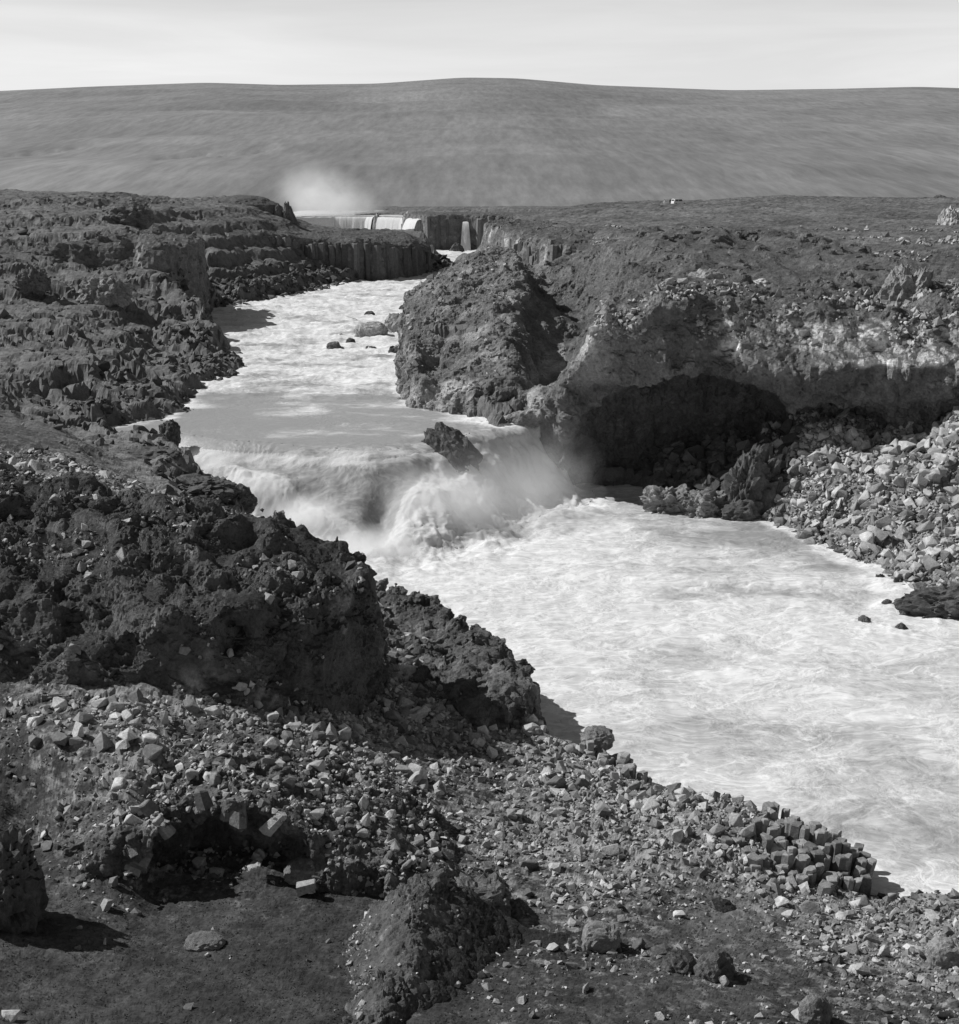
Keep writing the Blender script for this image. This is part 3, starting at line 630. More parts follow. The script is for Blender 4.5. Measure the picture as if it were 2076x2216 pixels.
WAKES = [(*ar(px, py)[:2], w) for px, py, w in ((722, 657, 1.9), (768, 648, 1.7), (648, 682, 1.0), (681, 670, .8), (719, 683, 1.0), (768, 688, 1.0), (790, 668, 1.0), (717, 615, 1.0), (688, 627, .7), (793, 606, 1.6), (662, 655, .6), (887, 492, 3.2))]
WAKES += [(*az(px, py, 0)[:2], w) for px, py, w in ((1678, 1212, 1.0), (1748, 1227, .9), (1708, 1126, .8), (1722, 1176, .8), (1640, 1058, 1.3))]
def build_water():
    # upper river, fall and lower pool are one run of water cut at the lip and the foot of the fall
    def sheet(name, X, Y, pick, amp_s):
        wz, s, w = water_z(X, Y)
        P = np.stack([X.ravel(), Y.ravel(), np.zeros(X.size)], 1)
        d = poly_sd(X, Y, SHORE)
        jn = lambda sc, o, k='n', st=(1, 1, 1), oc=4: fbm(P, tuple(np.array(st) * sc), oc, 0.55, o, k).reshape(X.shape)
        far = np.clip(Y / 120, .6, 2.5)
        t = np.clip(s / w, -1, 2)
        fall = sstep(-0.05, 0.12, t) * sstep(1.35, 0.95, t)
        foam_pool = 0.56 + 0.40 * sstep(70, 0, np.hypot(X + 2, (Y - 138) * 1.15)) + jn(14, 40, 'n', (1, .7, 1)) * 0.50
        foam_pool = foam_pool + 0.25 * sstep(3.5, 0.5, -d) - 0.6 * sstep(-2, 22, X - 8) * sstep(112, 150, Y)
        smooth = sstep(150, 162, Y) * sstep(205, 172, Y) * sstep(4, -12, X - (Y - 160) * .1)        # the calm dark tongue above the lip
        foam_up = 0.46 + jn(8, 50, 'n', (1.5, 1, 1)) * 0.9 + jn(2.4, 51, 'r', (1.6, .8, 1)) * .22 * sstep(170, 215, Y) + 0.2 * sstep(200, 230, Y) - 0.34 * smooth + 0.2 * sstep(-8, 4, X) * sstep(200, 165, Y)
        eL = tongue_edge(X, Y) + jn(2.6, 72) * .9
        eR = ((-3.0 - X) * 14.0 + (Y - 158.0) * -6.0 * -1) / 15.2 + jn(2.6, 73) * 1.0        # right edge runs from the lip to the apex
        tongue = sstep(-.3, 1.2, eL) * sstep(-.3, 1.2, eR)
        notch = np.exp(-((X + 10.6 - s * .05) / 1.5) ** 2) * sstep(0.25, .5, t) * sstep(1.0, .75, t)
        streak = jn(1.0, 56, 'r', (.8, 3.5, 1))
        foam_fall = 1.12 - tongue * (1.0 - .12 * streak) - 0.4 * notch + (jn(2.5, 55) * 0.2 + streak * .12) * (1 - .8 * tongue) - .55 * sstep(.10, .0, t) * (1 - sstep(-.2, .5, -eL))
        up = (s < 0)
        collar = 0.0
        for rx_, ry_, rr_ in WAKES:
            dx_, dy_ = X - rx_, Y - ry_
            dy_ = np.where(dy_ < 0, dy_ * .45, dy_)                 # the wake trails downstream
            collar = collar + np.exp(-((dx_ ** 2 + dy_ ** 2) / (1.7 * rr_) ** 2))
        foam = np.where(up, foam_up, foam_pool) + .8 * np.clip(collar, 0, 1) + .45 * sstep(2.2, .3, -d + jn(1.8, 75) * 1.2)
        foam = np.where(s >= 0, foam + (foam_fall - foam) * sstep(0, 0.12, t) * sstep(1.6, 1.0, t), foam)
        chop = (jn(9, 60) * 0.40 + jn(3.6, 61, 'r', (1.5, .7, 1)) * 0.24) * sstep(80, 125, Y) + jn(4, 68, 'r', (1.4, .8, 1)) * .12 + jn(.9, 62) * .035
        rap = jn(6, 63, 'r', (1.8, .9, 1)) * 0.42 * far + jn(2.2, 64, 'r', (1.6, 1, 1)) * 0.20
        boil = jn(4.0, 65) * 1.0 + jn(1.6, 66, 'n', (1, 1.5, 1)) * 0.30 + jn(.6, 67, 'n', (1, 1.6, 1)) * .10
        dz_c = np.clip(collar, 0, 1) * (.22 + .25 * jn(1.0, 74))
        rough_up = np.clip(1 - 1.05 * smooth, 0.06, 1)
        dz = np.where(up, rap * rough_up, chop)
        near_fall = sstep(2.2, 1.0, t) * (s > 0)
        dz = dz + near_fall * np.clip((1 - tongue) * 1.1, 0.05, 1.1) * boil * sstep(0.02, .25, t)
        dz = dz - 1.6 * notch + 2.2 * np.exp(-((X + 5.5) / 3.6) ** 2) * fall * sstep(.25, .6, t) * sstep(1.3, .8, t)
        Z = wz + dz + dz_c
        V = np.stack([X, Y, Z], -1).reshape(-1, 3)
        V[:, 1] -= (fall * (1 - tongue) * jn(2.6, 70) * 0.7).ravel(); V[:, 0] += (fall * (1 - tongue) * jn(2.6, 71) * 0.6).ravel()
        F = grid_faces(*X.shape)
        dm = d.reshape(-1)[F].mean(1); sm = s.reshape(-1)[F].mean(1); wm = w.reshape(-1)[F].mean(1)
        keep = (dm < 5) & pick(sm, wm, F, X.reshape(-1)[F].mean(1), Y.reshape(-1)[F].mean(1))
        V, F, at = compact(V, F[keep], {'foam': np.clip(foam, 0, 1).ravel()})
        TRI[0] += 2 * len(F)
        return mesh_np(name, V, F, at, smooth=True)
    X, Y = polar_grid(62, 172, -0.24, 0.42, 430, 450)
    o = link('lower_pool_water', sheet('lower_pool_water', X, Y, lambda s, w, F, x, y: s > w * 1.15, 1), M_WATER, kind='structure')
    X, Y = polar_grid(126, 176, -0.30, 0.10, 330, 420)
    o = link('waterfall', sheet('waterfall', X, Y, lambda s, w, F, x, y: (s > -1.5) & (s <= w * 1.16), 1), M_FALL)
    thing(o, 'broad churning white waterfall pouring from the river into the foaming pool', 'waterfall')
    X, Y = polar_grid(150, 640, -0.28, 0.05, 520, 300)
    o = link('river_water', sheet('river_water', X, Y, lambda s, w, F, x, y: (s <= -1.4), 1), M_WATER, kind='structure')
build_water()

def build_hill():
    aa = np.linspace(-0.55, 0.55, 280); tt = np.linspace(0, 1, 110)
    ox = np.array([-900, 0, 200, 420, 560, 740, 820, 900, 1000, 1150, 1400, 1600, 1750, 1862, 2800]); oy = np.array([195, 178, 168, 160, 164.5, 162, 156, 150, 151.5, 165, 175, 172, 168, 172, 190])
    px = aa * 3110 / QS * 1.0 + 931                     # approx. picture column of each bearing
    top = np.interp(px, ox, oy)
    k = np.exp(-np.linspace(-2, 2, 9) ** 2); top = np.convolve(np.pad(top, 4, 'edge'), k / k.sum(), 'valid')
    Yt = 5200.0
    ztop = CAM_Z + np.array([ay(931, t, Yt)[2] - CAM_Z for t in top])
    Y = 1050 + (Yt - 1050) * tt ** 1.15
    prof = 0.18 * tt + 0.82 * (tt ** 1.05)
    X2 = Y[:, None] * aa[None]; Y2 = np.repeat(Y[:, None], len(aa), 1)
    Z = 19.0 + (ztop[None] - 19.0) * prof[:, None]
    P = np.stack([X2.ravel(), Y2.ravel(), np.zeros(X2.size)], 1)
    env = (np.sin(np.pi * np.clip(tt, 0, 1)) ** .7)[:, None]
    Z = Z + env * (fbm(P, (900, 700, 1), 4, 0.5, 80).reshape(X2.shape) * 26 + fbm(P, (260, 160, 1), 4, 0.5, 81, 'b').reshape(X2.shape) * 5)
    # a spur comes down from the right and shallow gullies score the slope above the far bank
    for gx, gy, L in ((-305, 1500, 120), (-283, 1500, 105), (-246, 1530, 130), (-500, 1560, 150), (-470, 1640, 120)):
        t = (Y2 - gy) / L
        cx = gx + 26 * t + 5 * np.sin(t * 3.0)
        Z = Z - 9 * np.exp(-((X2 - cx) / 8.0) ** 2) * sstep(-.6, -.2, t) * sstep(.9, .2, t)
    # over the crest and down the other side
    Xb = X2[-1:] * 1.25; Yb = Y2[-1:] * 1.25; Zb = Z[-1:] - 120
    V = np.stack([np.vstack([X2, Xb]), np.vstack([Y2, Yb]), np.vstack([Z, Zb])], -1).reshape(-1, 3)
    F = grid_faces(X2.shape[0] + 1, X2.shape[1])
    link('hill', mesh_np('hill', V, F, None, smooth=True), M_HILL, kind='structure')
    TRI[0] += 2 * len(F)
build_hill()
# land out to the horizon and round the back, below the modelled ground
def build_land():
    m = np.array([[-9000, -1500, -6], [9000, -1500, -6], [9000, 1600, -6], [-9000, 1600, -6], [-9000, 9000, -6], [9000, 9000, -6]], float)
    link('land', mesh_np('land', m, np.array([[0, 1, 2, 3], [3, 2, 5, 4]]), {'rock': np.zeros(6), 'sand': np.zeros(6)}), M_GROUND, kind='structure')
build_land()
# ------------------------------------------------------------------ cliffs and outcrops: solid rock with faces, overhangs and hollows
def solid(poly, top, z0, z1, h, side=None, cuts=(), k=1.2, rough=(), pad=2.0, sub=1, disp=(), clip=None, damp=None):
    poly = np.asarray(poly, float)
    x0, y0 = poly.min(0) - pad; x1, y1 = poly.max(0) + pad
    if clip: x0, x1, y0, y1 = max(x0, clip[0]), min(x1, clip[1]), max(y0, clip[2]), min(y1, clip[3])
    gx = np.arange(x0, x1 + h, h); gy = np.arange(y0, y1 + h, h); gz = np.arange(z0, z1 + h, h)
    X, Y = np.meshgrid(gx, gy, indexing='ij')
    sd = poly_sd(X, Y, poly)
    P2 = np.stack([X.ravel(), Y.ravel(), np.zeros(X.size)], 1)
    T = top(X, Y)
    X3 = X[:, :, None]; Y3 = Y[:, :, None]; Z3 = gz[None, None, :]
    s3 = np.broadcast_to(sd[:, :, None], (len(gx), len(gy), len(gz)))
    f = smax(np.broadcast_to(Z3 - T[:, :, None], s3.shape), s3 + (side(X3, Y3, Z3) if side else 0.0), k)
    for c in cuts:
        f = smax(f, -c(X3, Y3, Z3), 0.7)
    f = f.astype(np.float32)
    band = np.abs(f) < 3.2
    I = np.nonzero(band)
    Q = np.stack([gx[I[0]], gy[I[1]], gz[I[2]]], 1).astype(np.float32)
    for kind, s, amp, off in rough:
        f[I] += (fbm(Q, s, 2, 0.5, off, kind) * amp)
    V, F = surface_nets(f, (gx[0], gy[0], gz[0]), h)
    for i in range(sub):
        V, F = subdivide(V, F)
    N = normals(V, F)
    for kind, s, amp, off in disp:
        if kind == 'c':          # upright columns
            q = V.copy(); q[:, 2] *= 0.06
            f1, f2, idd = worley(q, s, int(off), 3)
            dv = (np.minimum(f2 - f1, .5) * 1.4 + idd * .8 - .7) * amp * sstep(.75, .4, np.abs(N[:, 2]))
        elif kind == 'w':        # lumps and blocks with dark joints
            f1, f2, idd = worley(V, s, int(off), 3)
            dv = (np.minimum(f2 - f1, .45) * 2.0 + idd * .5 - .75) * amp
        else:
            dv = fbm(V, s, 3, 0.55, off, kind) * amp
        if damp is not None: dv = dv * damp(V, N)
        V = V + N * dv[:, None]
    return V, F
def mass_obj(name, V, F, mat, pale=None, moss=None, parent=None):
    N = normals(V, F)
    a = {'pale': np.zeros(len(V)) if pale is None else pale(V, N), 'moss': np.ones(len(V)) if moss is None else moss(V, N)}
    TRI[0] += 2 * len(F)
    KEPT.setdefault('masses', []).append((V, F, N))
    return link(name, mesh_np(name, V, F, a, smooth=False), mat, parent)
def mk_top(rows, polar=True):
    P, A = cps(rows); P = np.array(P)
    return Surf(P, P[:, 2], polar)
def ell(cx, cy, cz, rx, ry, rz):
    r = min(rx, ry, rz)
    return lambda X, Y, Z: (np.sqrt(((X - cx) / rx) ** 2 + ((Y - cy) / ry) ** 2 + ((Z - cz) / rz) ** 2) - 1) * r
def prism(cx, cy, z0, z1, r, n, rng, tilt=(0, 0), taper=0.95):
    """one basalt column or block: an uneven n-sided prism"""
    a0 = rng.random() * 6.28; rr = r * (0.85 + 0.3 * rng.random(n)); an = a0 + (np.arange(n) + 0.35 * (rng.random(n) - .5)) * 2 * np.pi / n
    lo = np.stack([np.cos(an) * rr, np.sin(an) * rr, np.zeros(n)], 1)
    mid = lo * 1.02; hi = lo * taper
    zt = (rng.random(n) - .5) * r * .35
    V = []
    for q, z, w in ((lo, z0, 0), (hi, z1 - r * .12, .9), (lo * (taper - .14), z1, 1)):
        v = q.copy(); v[:, 2] = z + zt * w
        v[:, 0] += cx + tilt[0] * (z - z0); v[:, 1] += cy + tilt[1] * (z - z0)
        V.append(v)
    V = np.vstack(V)
    F = []
    for l in range(2):
        for i in range(n):
            F.append([l * n + i, l * n + (i + 1) % n, (l + 1) * n + (i + 1) % n, (l + 1) * n + i])
    F.append([2 * n + i for i in range(n)])
    return V, F
def py_mesh(name, V, F, smooth=False):
    me = bpy.data.meshes.new(name); me.from_pydata([tuple(map(float, v)) for v in V], [], F); me.update()
    return me

# --- right bank: headland with its hollow, and the undercut cliff over the dark cave
def a_top(X, Y):
    T = S_TOP(X, Y).astype(float)
    T = T if T.ndim == 2 else T[..., 0]
    P = np.stack([X.ravel(), Y.ravel(), np.zeros(X.size)], 1)
    wob = fbm(P, 9, 4, 0.55, 90, 'r').reshape(X.shape) * 1.0 + fbm(P, 3.0, 3, 0.55, 91).reshape(X.shape) * .5
    rk = np.clip(S_TOP_(X, Y)[..., 1], 0.12, 1)
    return T + wob * sstep(260, 240, Y) * rk ** 1.3
S_TOP_ = S_TOP
def S_TOP(X, Y): return S_TOP_(X, Y)[..., 0]
def a_side(X, Y, Z):
    # the cliff leans out over the cave; the headland's foot is a steep skirt of small columns
    east = sstep(9, 16, X)
    under = 4.2 * sstep(17.0, 8.0, Z) * east + 1.4 * sstep(12, 2, Z) * sstep(3, 6, X) * (1 - east)
    skirt = -0.0 * Z
    west = sstep(4, -1, X)
    return under + west * (Z - 9.0) * 0.08 + skirt + .80 * np.maximum(Z - 16.3, 0) * sstep(22, 27, X)
def pale_cliff(V, N):
    x, y, z = V.T
    edge = fbm(V, (5, 5, 3), 4, .6, 101) * 1.7
    band = sstep(16.2, 16.8, z + edge * 1.2) * sstep(21.6, 20.4, z - edge * .5) * sstep(25, 28, x + edge)  # pale rock band, with its sunlit brightness painted into the colour
    streak = sstep(-.15, .25, fbm(V, (3.5, 3.5, 9), 3, .5, 102))
    low = sstep(.1, .45, fbm(V, 8, 3, .5, 103)) * .10
    low = low + .4 * np.exp(-((x - 12.5) / 2.2) ** 2) * sstep(12, 18, z)
    patch = sstep(-.22, .0, fbm(V, (7, 7, 5), 3, .5, 107) + .22 * sstep(37, 42, x))
    return np.clip((band * patch * (.45 + .55 * streak) + low) * sstep(.85, .5, N[:, 2]) * (y < 172), 0, 1)
cave = ell(26.0, 165.5, 3.0, 17.6, 14.5, 13.2)
cave2 = ell(39.5, 162.5, 3.5, 12.5, 8.5, 10.0)
pot = ell(4.5, 174.3, 9.3, 2.5, 3.3, 2.7)
notch1 = ell(49.2, 156.5, 15.0, 2.0, 3.2, 3.0)
V, F = solid(A_POLY, a_top, -2.5, 29, 0.52, a_side, (cave, cave2, pot, notch1), 1.3,
             rough=(('n', 7, 1.0, 1), ('b', 3.0, .6, 2), ('b', 8, 1.7, 40)), sub=1, clip=(-16, 60, 150, 264), damp=lambda V, N: (1 - (1 - np.clip(S_TOP_(V[:, 0], V[:, 1])[..., 1] * 1.3, .12, 1)) * sstep(.6, .85, N[:, 2])) * (1 - .62 * pale_cliff(V, N)) * (1 + .5 * sstep(12, 15, V[:, 0]) * sstep(17, 15, V[:, 2]) * sstep(.6, .3, N[:, 2])),
             disp=(('c', 1.5, .38, 41), ('w', 2.3, .26, 3), ('r', 1.6, .30, 4), ('b', .7, .16, 5)))
# leave out what nobody could see: the underside and the cut ends
cen = V[F].mean(1)
keep = (cen[:, 2] > -.8) & (cen[:, 0] < 58) & (cen[:, 1] < 262)
F = F[keep]
cen = cen[keep]
left = (cen[:, 0] < 7.5 + fbm(cen, 4, 2, .5, 99) * 1.5) | ((cen[:, 1] > 174) & (cen[:, 0] < 12))
def part_of(V, F): return compact(V, F, {})[:2]
def moss_cliff(V, N): return sstep(9.5, 13.5, V[:, 2] + fbm(V, 4, 3, .5, 104) * 3)
Vh, Fh = part_of(V, F[left]); Vc, Fc = part_of(V, F[~left])
headland = mass_obj('headland', Vh, Fh, M_ROCK, lambda v, n: .20 * sstep(-.2, .4, fbm(v, 5, 3, .5, 105)) * (1 + (v[:, 2] < 12)), lambda v, n: .6 * moss_cliff(v, n) * sstep(-.2, .3, fbm(v, 6, 3, .5, 108)))
thing(headland, 'rounded rocky headland with a round pothole jutting into the river beside the waterfall', 'headland')
cliff_cave = mass_obj('cliff', Vc, Fc, M_ROCK, pale_cliff, moss_cliff)
thing(cliff_cave, 'undercut cliff with a pale band of rock hanging over a dark arched cave', 'cliff')

# --- great outcrop on the near bank
m1_top_ = mk_top([(685, 1078, 'Y', 84.5), (560, 988, 'Y', 90), (625, 1030, 'Y', 87.5), (480, 1012, 'Y', 89), (380, 992, 'Y', 91), (300, 965, 'Y', 92), (150, 945, 'Y', 96), (0, 940, 'Y', 99), (600, 1100, 'Y', 82), (500, 1085, 'Y', 82), (300, 1060, 'Y', 83.5), (0, 1050, 'Y', 86), (0, 1180, 'Y', 79), (150, 1200, 'Y', 78.5), (320, 1150, 'Y', 79), (450, 1130, 'Y', 79.5), (700, 1120, 'Y', 82), ('w', -44, 104, 14.8), ('w', -25, 101, 12.6), ('w', -12, 96, 12.5), ('w', -8, 92, 14.6), ('w', -46, 76, 13)])
def m1_top(X, Y):
    P = np.stack([X.ravel(), Y.ravel(), np.zeros(X.size)], 1)
    return m1_top_(X, Y) - .1 - 1.25 * sstep(-17, -9, X) + (fbm(P, 5.5, 4, .55, 110, 'r') * .9 + fbm(P, 2.0, 3, .5, 111) * .45).reshape(X.shape)
def m1_side(X, Y, Z):
    sl = 0.52 - 0.34 * sstep(-13, -7, X)
    return (Z - 7.5) * sl
V, F = solid(M1_POLY, m1_top, 1.0, 20.5, 0.54, m1_side, (ell(-27, 72.5, 12, 3, 3, 3), ell(-12, 75, 12.5, 2.4, 2.6, 2.5)), 1.0,
             rough=(('b', 5.5, 1.3, 6), ('r', 2.6, .7, 7)), sub=2,
             disp=(('w', 2.8, .5, 8), ('b', 1.3, .34, 9), ('r', .5, .16, 10), ('b', .22, .06, 11)), damp=lambda V, N: .35 + 1.15 * sstep(-.3, .35, fbm(V, 4.5, 3, .5, 160)))
cen = V[F].mean(1)
F = F[(cen[:, 2] > 3.6) & (cen[:, 0] > -40) & ((cen[:, 1] < 104) | (cen[:, 2] > 10))]
V, F = part_of(V, F)
o = mass_obj('outcrop', V, F, M_NEAR, lambda v, n: .75 * sstep(.15, .5, fbm(v, 3.0, 3, .5, 112)) * sstep(.6, .2, n[:, 2]), lambda v, n: np.clip(.75 + fbm(v, 5, 3, .5, 113), 0, 1.2))
thing(o, 'great dark mossy rock outcrop with a sheer river side on the near bank', 'outcrop')

# --- left bank cliff at the bend
def ctop(rows, a=1.0, s=8, off=120):
    t = mk_top(rows)
    def f(X, Y):
        P = np.stack([X.ravel(), Y.ravel(), np.zeros(X.size)], 1)
        return t(X, Y) + (fbm(P, s, 4, .55, off, 'r') * a).reshape(X.shape)
    return f
V, F = solid([(-57.5, 305), (-54.6, 283), (-55.5, 274), (-59, 270), (-66, 268), (-76, 264), (-92, 262), (-92, 318), (-64, 322)],
             ctop([(385, 472, 'Y', 284), (330, 474, 'Y', 281), (280, 476, 'Y', 281), (150, 484, 'Y', 280), (60, 490, 'Y', 278), (300, 456, 'Y', 312), (150, 470, 'Y', 305), (390, 480, 'Y', 300)], 1.2),
             4, 30, 1.1, lambda X, Y, Z: (Z - 10) * (.45 - .38 * sstep(-68, -59, X)), (ell(-69, 264, 15, 4, 6, 7), ell(-80, 260, 17, 5, 5, 5)), 1.5,
             rough=(('b', 9, 2.0, 12), ('r', 4, 1.0, 13)), sub=1, disp=(('c', 2.6, .5, 14), ('r', 2.2, .5, 15), ('b', .9, .25, 16)))
o = mass_obj('cliff', *part_of(V, F[V[F].mean(1)[:, 2] > 6]), M_ROCK, lambda v, n: .35 * sstep(.25, .5, fbm(v, 6, 3, .5, 121)), None)
thing(o, 'sheer dark cliff at the bend on the far left bank, standing straight in the water', 'cliff')

# --- columned promontory below the big falls, each basalt column its own part
def wall_columns(root, line, ztop, zbot, step, r, seed, mat, lean=.02, lift=.5):
    rng = np.random.default_rng(seed); line = np.asarray(line, float)
    seg = np.linalg.norm(np.diff(line, axis=0), axis=1); L = seg.sum(); n = int(L / step)
    for i in range(n):
        d = (i + .5 + .3 * (rng.random() - .5)) / n * L; j = int(np.searchsorted(np.cumsum(seg), d)); j = min(j, len(seg) - 1)
        t = (d - (np.cumsum(seg)[j] - seg[j])) / seg[j]
        p = line[j] * (1 - t) + line[j + 1] * t; nv = np.array([line[j + 1][1] - line[j][1], -(line[j + 1][0] - line[j][0])]); nv = nv / np.linalg.norm(nv)
        if nv[1] > 0: nv = -nv
        p = p + nv * (-.35 + .8 * rng.random() ** 1.3)
        zt = ztop(p[0], p[1]) - .5 - lift * rng.random() ** 2.5 * 3 - (3.5 * rng.random() if rng.random() < .16 else 0); zb = zbot(p[0], p[1]) - .5
        if zt - zb < 1.2 or rng.random() < .22: continue
        v, f = prism(p[0], p[1], zb, zt, r * (.5 + 1.0 * rng.random() ** 1.5), int(rng.integers(5, 7)), rng, (nv[0] * -lean + .07 * (rng.random() - .5), nv[1] * -lean - .03 * rng.random()))
        link('basalt_column', py_mesh('basalt_column', v, f), mat, root)
PROM = [(-78, 376), (-66, 378), (-58, 386), (-48.5, 396), (-40, 397.5), (-27.3, 400), (-19, 413), (-15.2, 432), (-16, 458), (-24, 500), (-82, 500)]
ptop = ctop([(590, 466, 'Y', 397), (740, 472, 'Y', 400), (500, 452, 'Y', 382), (440, 452, 'Y', 376), (830, 487, 'Y', 432), (790, 458, 'Y', 428), (700, 449, 'Y', 450), (600, 447, 'Y', 440), (500, 443, 'Y', 430), (780, 452, 'Y', 452), ('w', -40, 490, 18.3), ('w', -70, 490, 19), (760, 478, 'Y', 406), (820, 472, 'Y', 450)], .6, 9, 125)
V, F = solid(PROM, ptop, 6, 28, 1.3, lambda X, Y, Z: (Z - 14) * .10, (), .8, rough=(('b', 7, .9, 17),), sub=1, disp=(('c', 2.2, .55, 18), ('r', 2.2, .4, 19), ('b', 1, .2, 20)), clip=(-80, -10, 370, 480))
prom = mass_obj('cliff', *part_of(V, F[(V[F].mean(1)[:, 2] > 8) & (V[F].mean(1)[:, 1] < 478)]), M_ROCK, None, None)
thing(prom, 'flat topped promontory of upright basalt columns below the big falls', 'cliff')
def low_z(x, y): return float(ground_h(np.array([[x]]), np.array([[y]]), False)[0][0, 0])
def top_of(fn): return lambda x, y: float(fn(np.array([[x]]), np.array([[y]]))[0, 0])
wall_columns(prom, PROM[1:8], top_of(ptop), lambda x, y: low_z(x, y) - 1, 1.25, 1.05, 5, M_ROCKCOL)

# --- the wall between the big falls, with the two small falls coming over it
WALL = [(-29, 590), (-22.5, 570), (-20.5, 563), (-10, 564.5), (-7.5, 566), (-3.5, 566), (-1, 564), (6, 563.5), (14, 561), (15, 545), (22, 541), (60, 538), (60, 640), (-29, 640)]
wtop = lambda X, Y: np.full(X.shape, 24.7) + fbm(np.stack([X.ravel(), Y.ravel(), 0 * X.ravel()], 1), 9, 3, .5, 130).reshape(X.shape) * .7
V, F = solid(WALL, wtop, 8, 28, 1.6, None, (), .8, rough=(('b', 7, .8, 21),), sub=1, disp=(('c', 2.4, .6, 22), ('r', 2.5, .4, 23)), clip=(-32, 62, 534, 600))
wall = mass_obj('cliff', *part_of(V, F[(V[F].mean(1)[:, 2] > 10) & (V[F].mean(1)[:, 1] < 597)]), M_ROCK, None, None)
thing(wall, 'columned rock wall behind the upper river with small falls at both ends', 'cliff')
wall_columns(wall, WALL[2:4], lambda x, y: 24.7, lambda x, y: 10.5, 1.3, 1.05, 6, M_ROCKCOL)
wall_columns(wall, WALL[6:9], lambda x, y: 24.7, lambda x, y: 10.5, 1.3, 1.05, 7, M_ROCKCOL)

# --- cliffs round the side bay behind the headland
BAY = [(2, 400), (1, 380), (2.5, 345), (4, 330), (6.5, 304), (9, 284), (13, 277), (18, 273), (24, 270), (31, 266), (40, 264), (52, 268), (52, 330), (40, 400)]
btop = ctop([(1010, 468, 'Y', 290), (1060, 466, 'Y', 284), (1120, 474, 'Y', 276), (1170, 484, 'Y', 271), (1220, 488, 'Y', 268), (960, 449, 'Y', 335), (1000, 450, 'Y', 330), (1100, 446, 'Y', 330), (1200, 452, 'Y', 300), (1300, 470, 'Y', 272), (960, 438, 'Y', 380), (1040, 436, 'Y', 390), (1150, 436, 'Y', 380)], .9, 8, 135)
V, F = solid(BAY, btop, 8, 31, 1.35, lambda X, Y, Z: (Z - 18) * .12, (ell(15.5, 274, 19, 1.6, 3, 6), ell(20.5, 271, 18, 1.4, 2.6, 6)), 1.0, rough=(('b', 6, 1.2, 24),), sub=1, disp=(('c', 2.4, .6, 25), ('r', 2.0, .45, 26), ('b', .9, .2, 27)), clip=(-1, 50, 258, 392))
bay = mass_obj('cliff', *part_of(V, F[(V[F].mean(1)[:, 2] > 11) & (V[F].mean(1)[:, 1] < 390) & (V[F].mean(1)[:, 0] < 49)]), M_ROCK, lambda v, n: .5 * sstep(.05, .4, fbm(v, 6, 3, .5, 136)) * sstep(.7, .3, n[:, 2]), None)
thing(bay, 'broken columned cliff round the side bay behind the headland', 'cliff')
wall_columns(bay, BAY[4:9], top_of(btop), lambda x, y: 14.0, 1.1, .75, 8, M_ROCKCOL, .05, .6)

# --- broken shelf along the pool under the outcrop
zz = lambda px, py, z: tuple(az(px, py, z)[:2])
SHELF = [zz(698, 1148, 1.8), zz(760, 1168, 2.2), zz(832, 1200, 2.2), zz(900, 1255, 2.5), zz(950, 1290, 2.5), zz(1012, 1333, 2.5), zz(1044, 1395, 2.5), zz(1020, 1420, 3), zz(930, 1425, 3.6), zz(830, 1370, 4), zz(760, 1290, 4.2), zz(720, 1220, 3.5)]
st_ = mk_top([(705, 1150, 'z', 2.8), (760, 1168, 'z', 3.4), (830, 1202, 'z', 4.0), (790, 1240, 'z', 3.4), (850, 1262, 'z', 3.2), (905, 1262, 'z', 4.2), (870, 1310, 'z', 3.6), (930, 1300, 'z', 4.6), (1008, 1336, 'z', 4.4), (960, 1360, 'z', 4.6), (1040, 1395, 'z', 4.0), (930, 1415, 'z', 3.6), (840, 1360, 'z', 4.0), (760, 1280, 'z', 4.2)])
def shelf_top(X, Y):
    P = np.stack([X.ravel(), Y.ravel(), np.zeros(X.size)], 1)
    return st_(X, Y) + (fbm(P, 3.0, 3, .55, 180, 'r') * .7).reshape(X.shape) + .3
V, F = solid(SHELF, shelf_top, -.6, 7.5, 0.3, lambda X, Y, Z: (Z - 2.5) * .15, (), .6, rough=(('b', 3.0, .8, 42), ('r', 1.4, .4, 43)), sub=1, disp=(('c', .7, .22, 44), ('w', .8, .2, 45), ('b', .4, .1, 46)), pad=1)
SHELF_VF = part_of(V, F[V[F].mean(1)[:, 2] > -.3])
o = mass_obj('rock_shelf', *SHELF_VF, M_NEAR, lambda v, n: .45 * sstep(-.1, .4, fbm(v, 2.5, 3, .5, 181)), lambda v, n: .35 + 0 * v[:, 0])
thing(o, 'broken rock shelf along the pool behind and below the great outcrop', 'rock')
KEPT['masses'].pop()

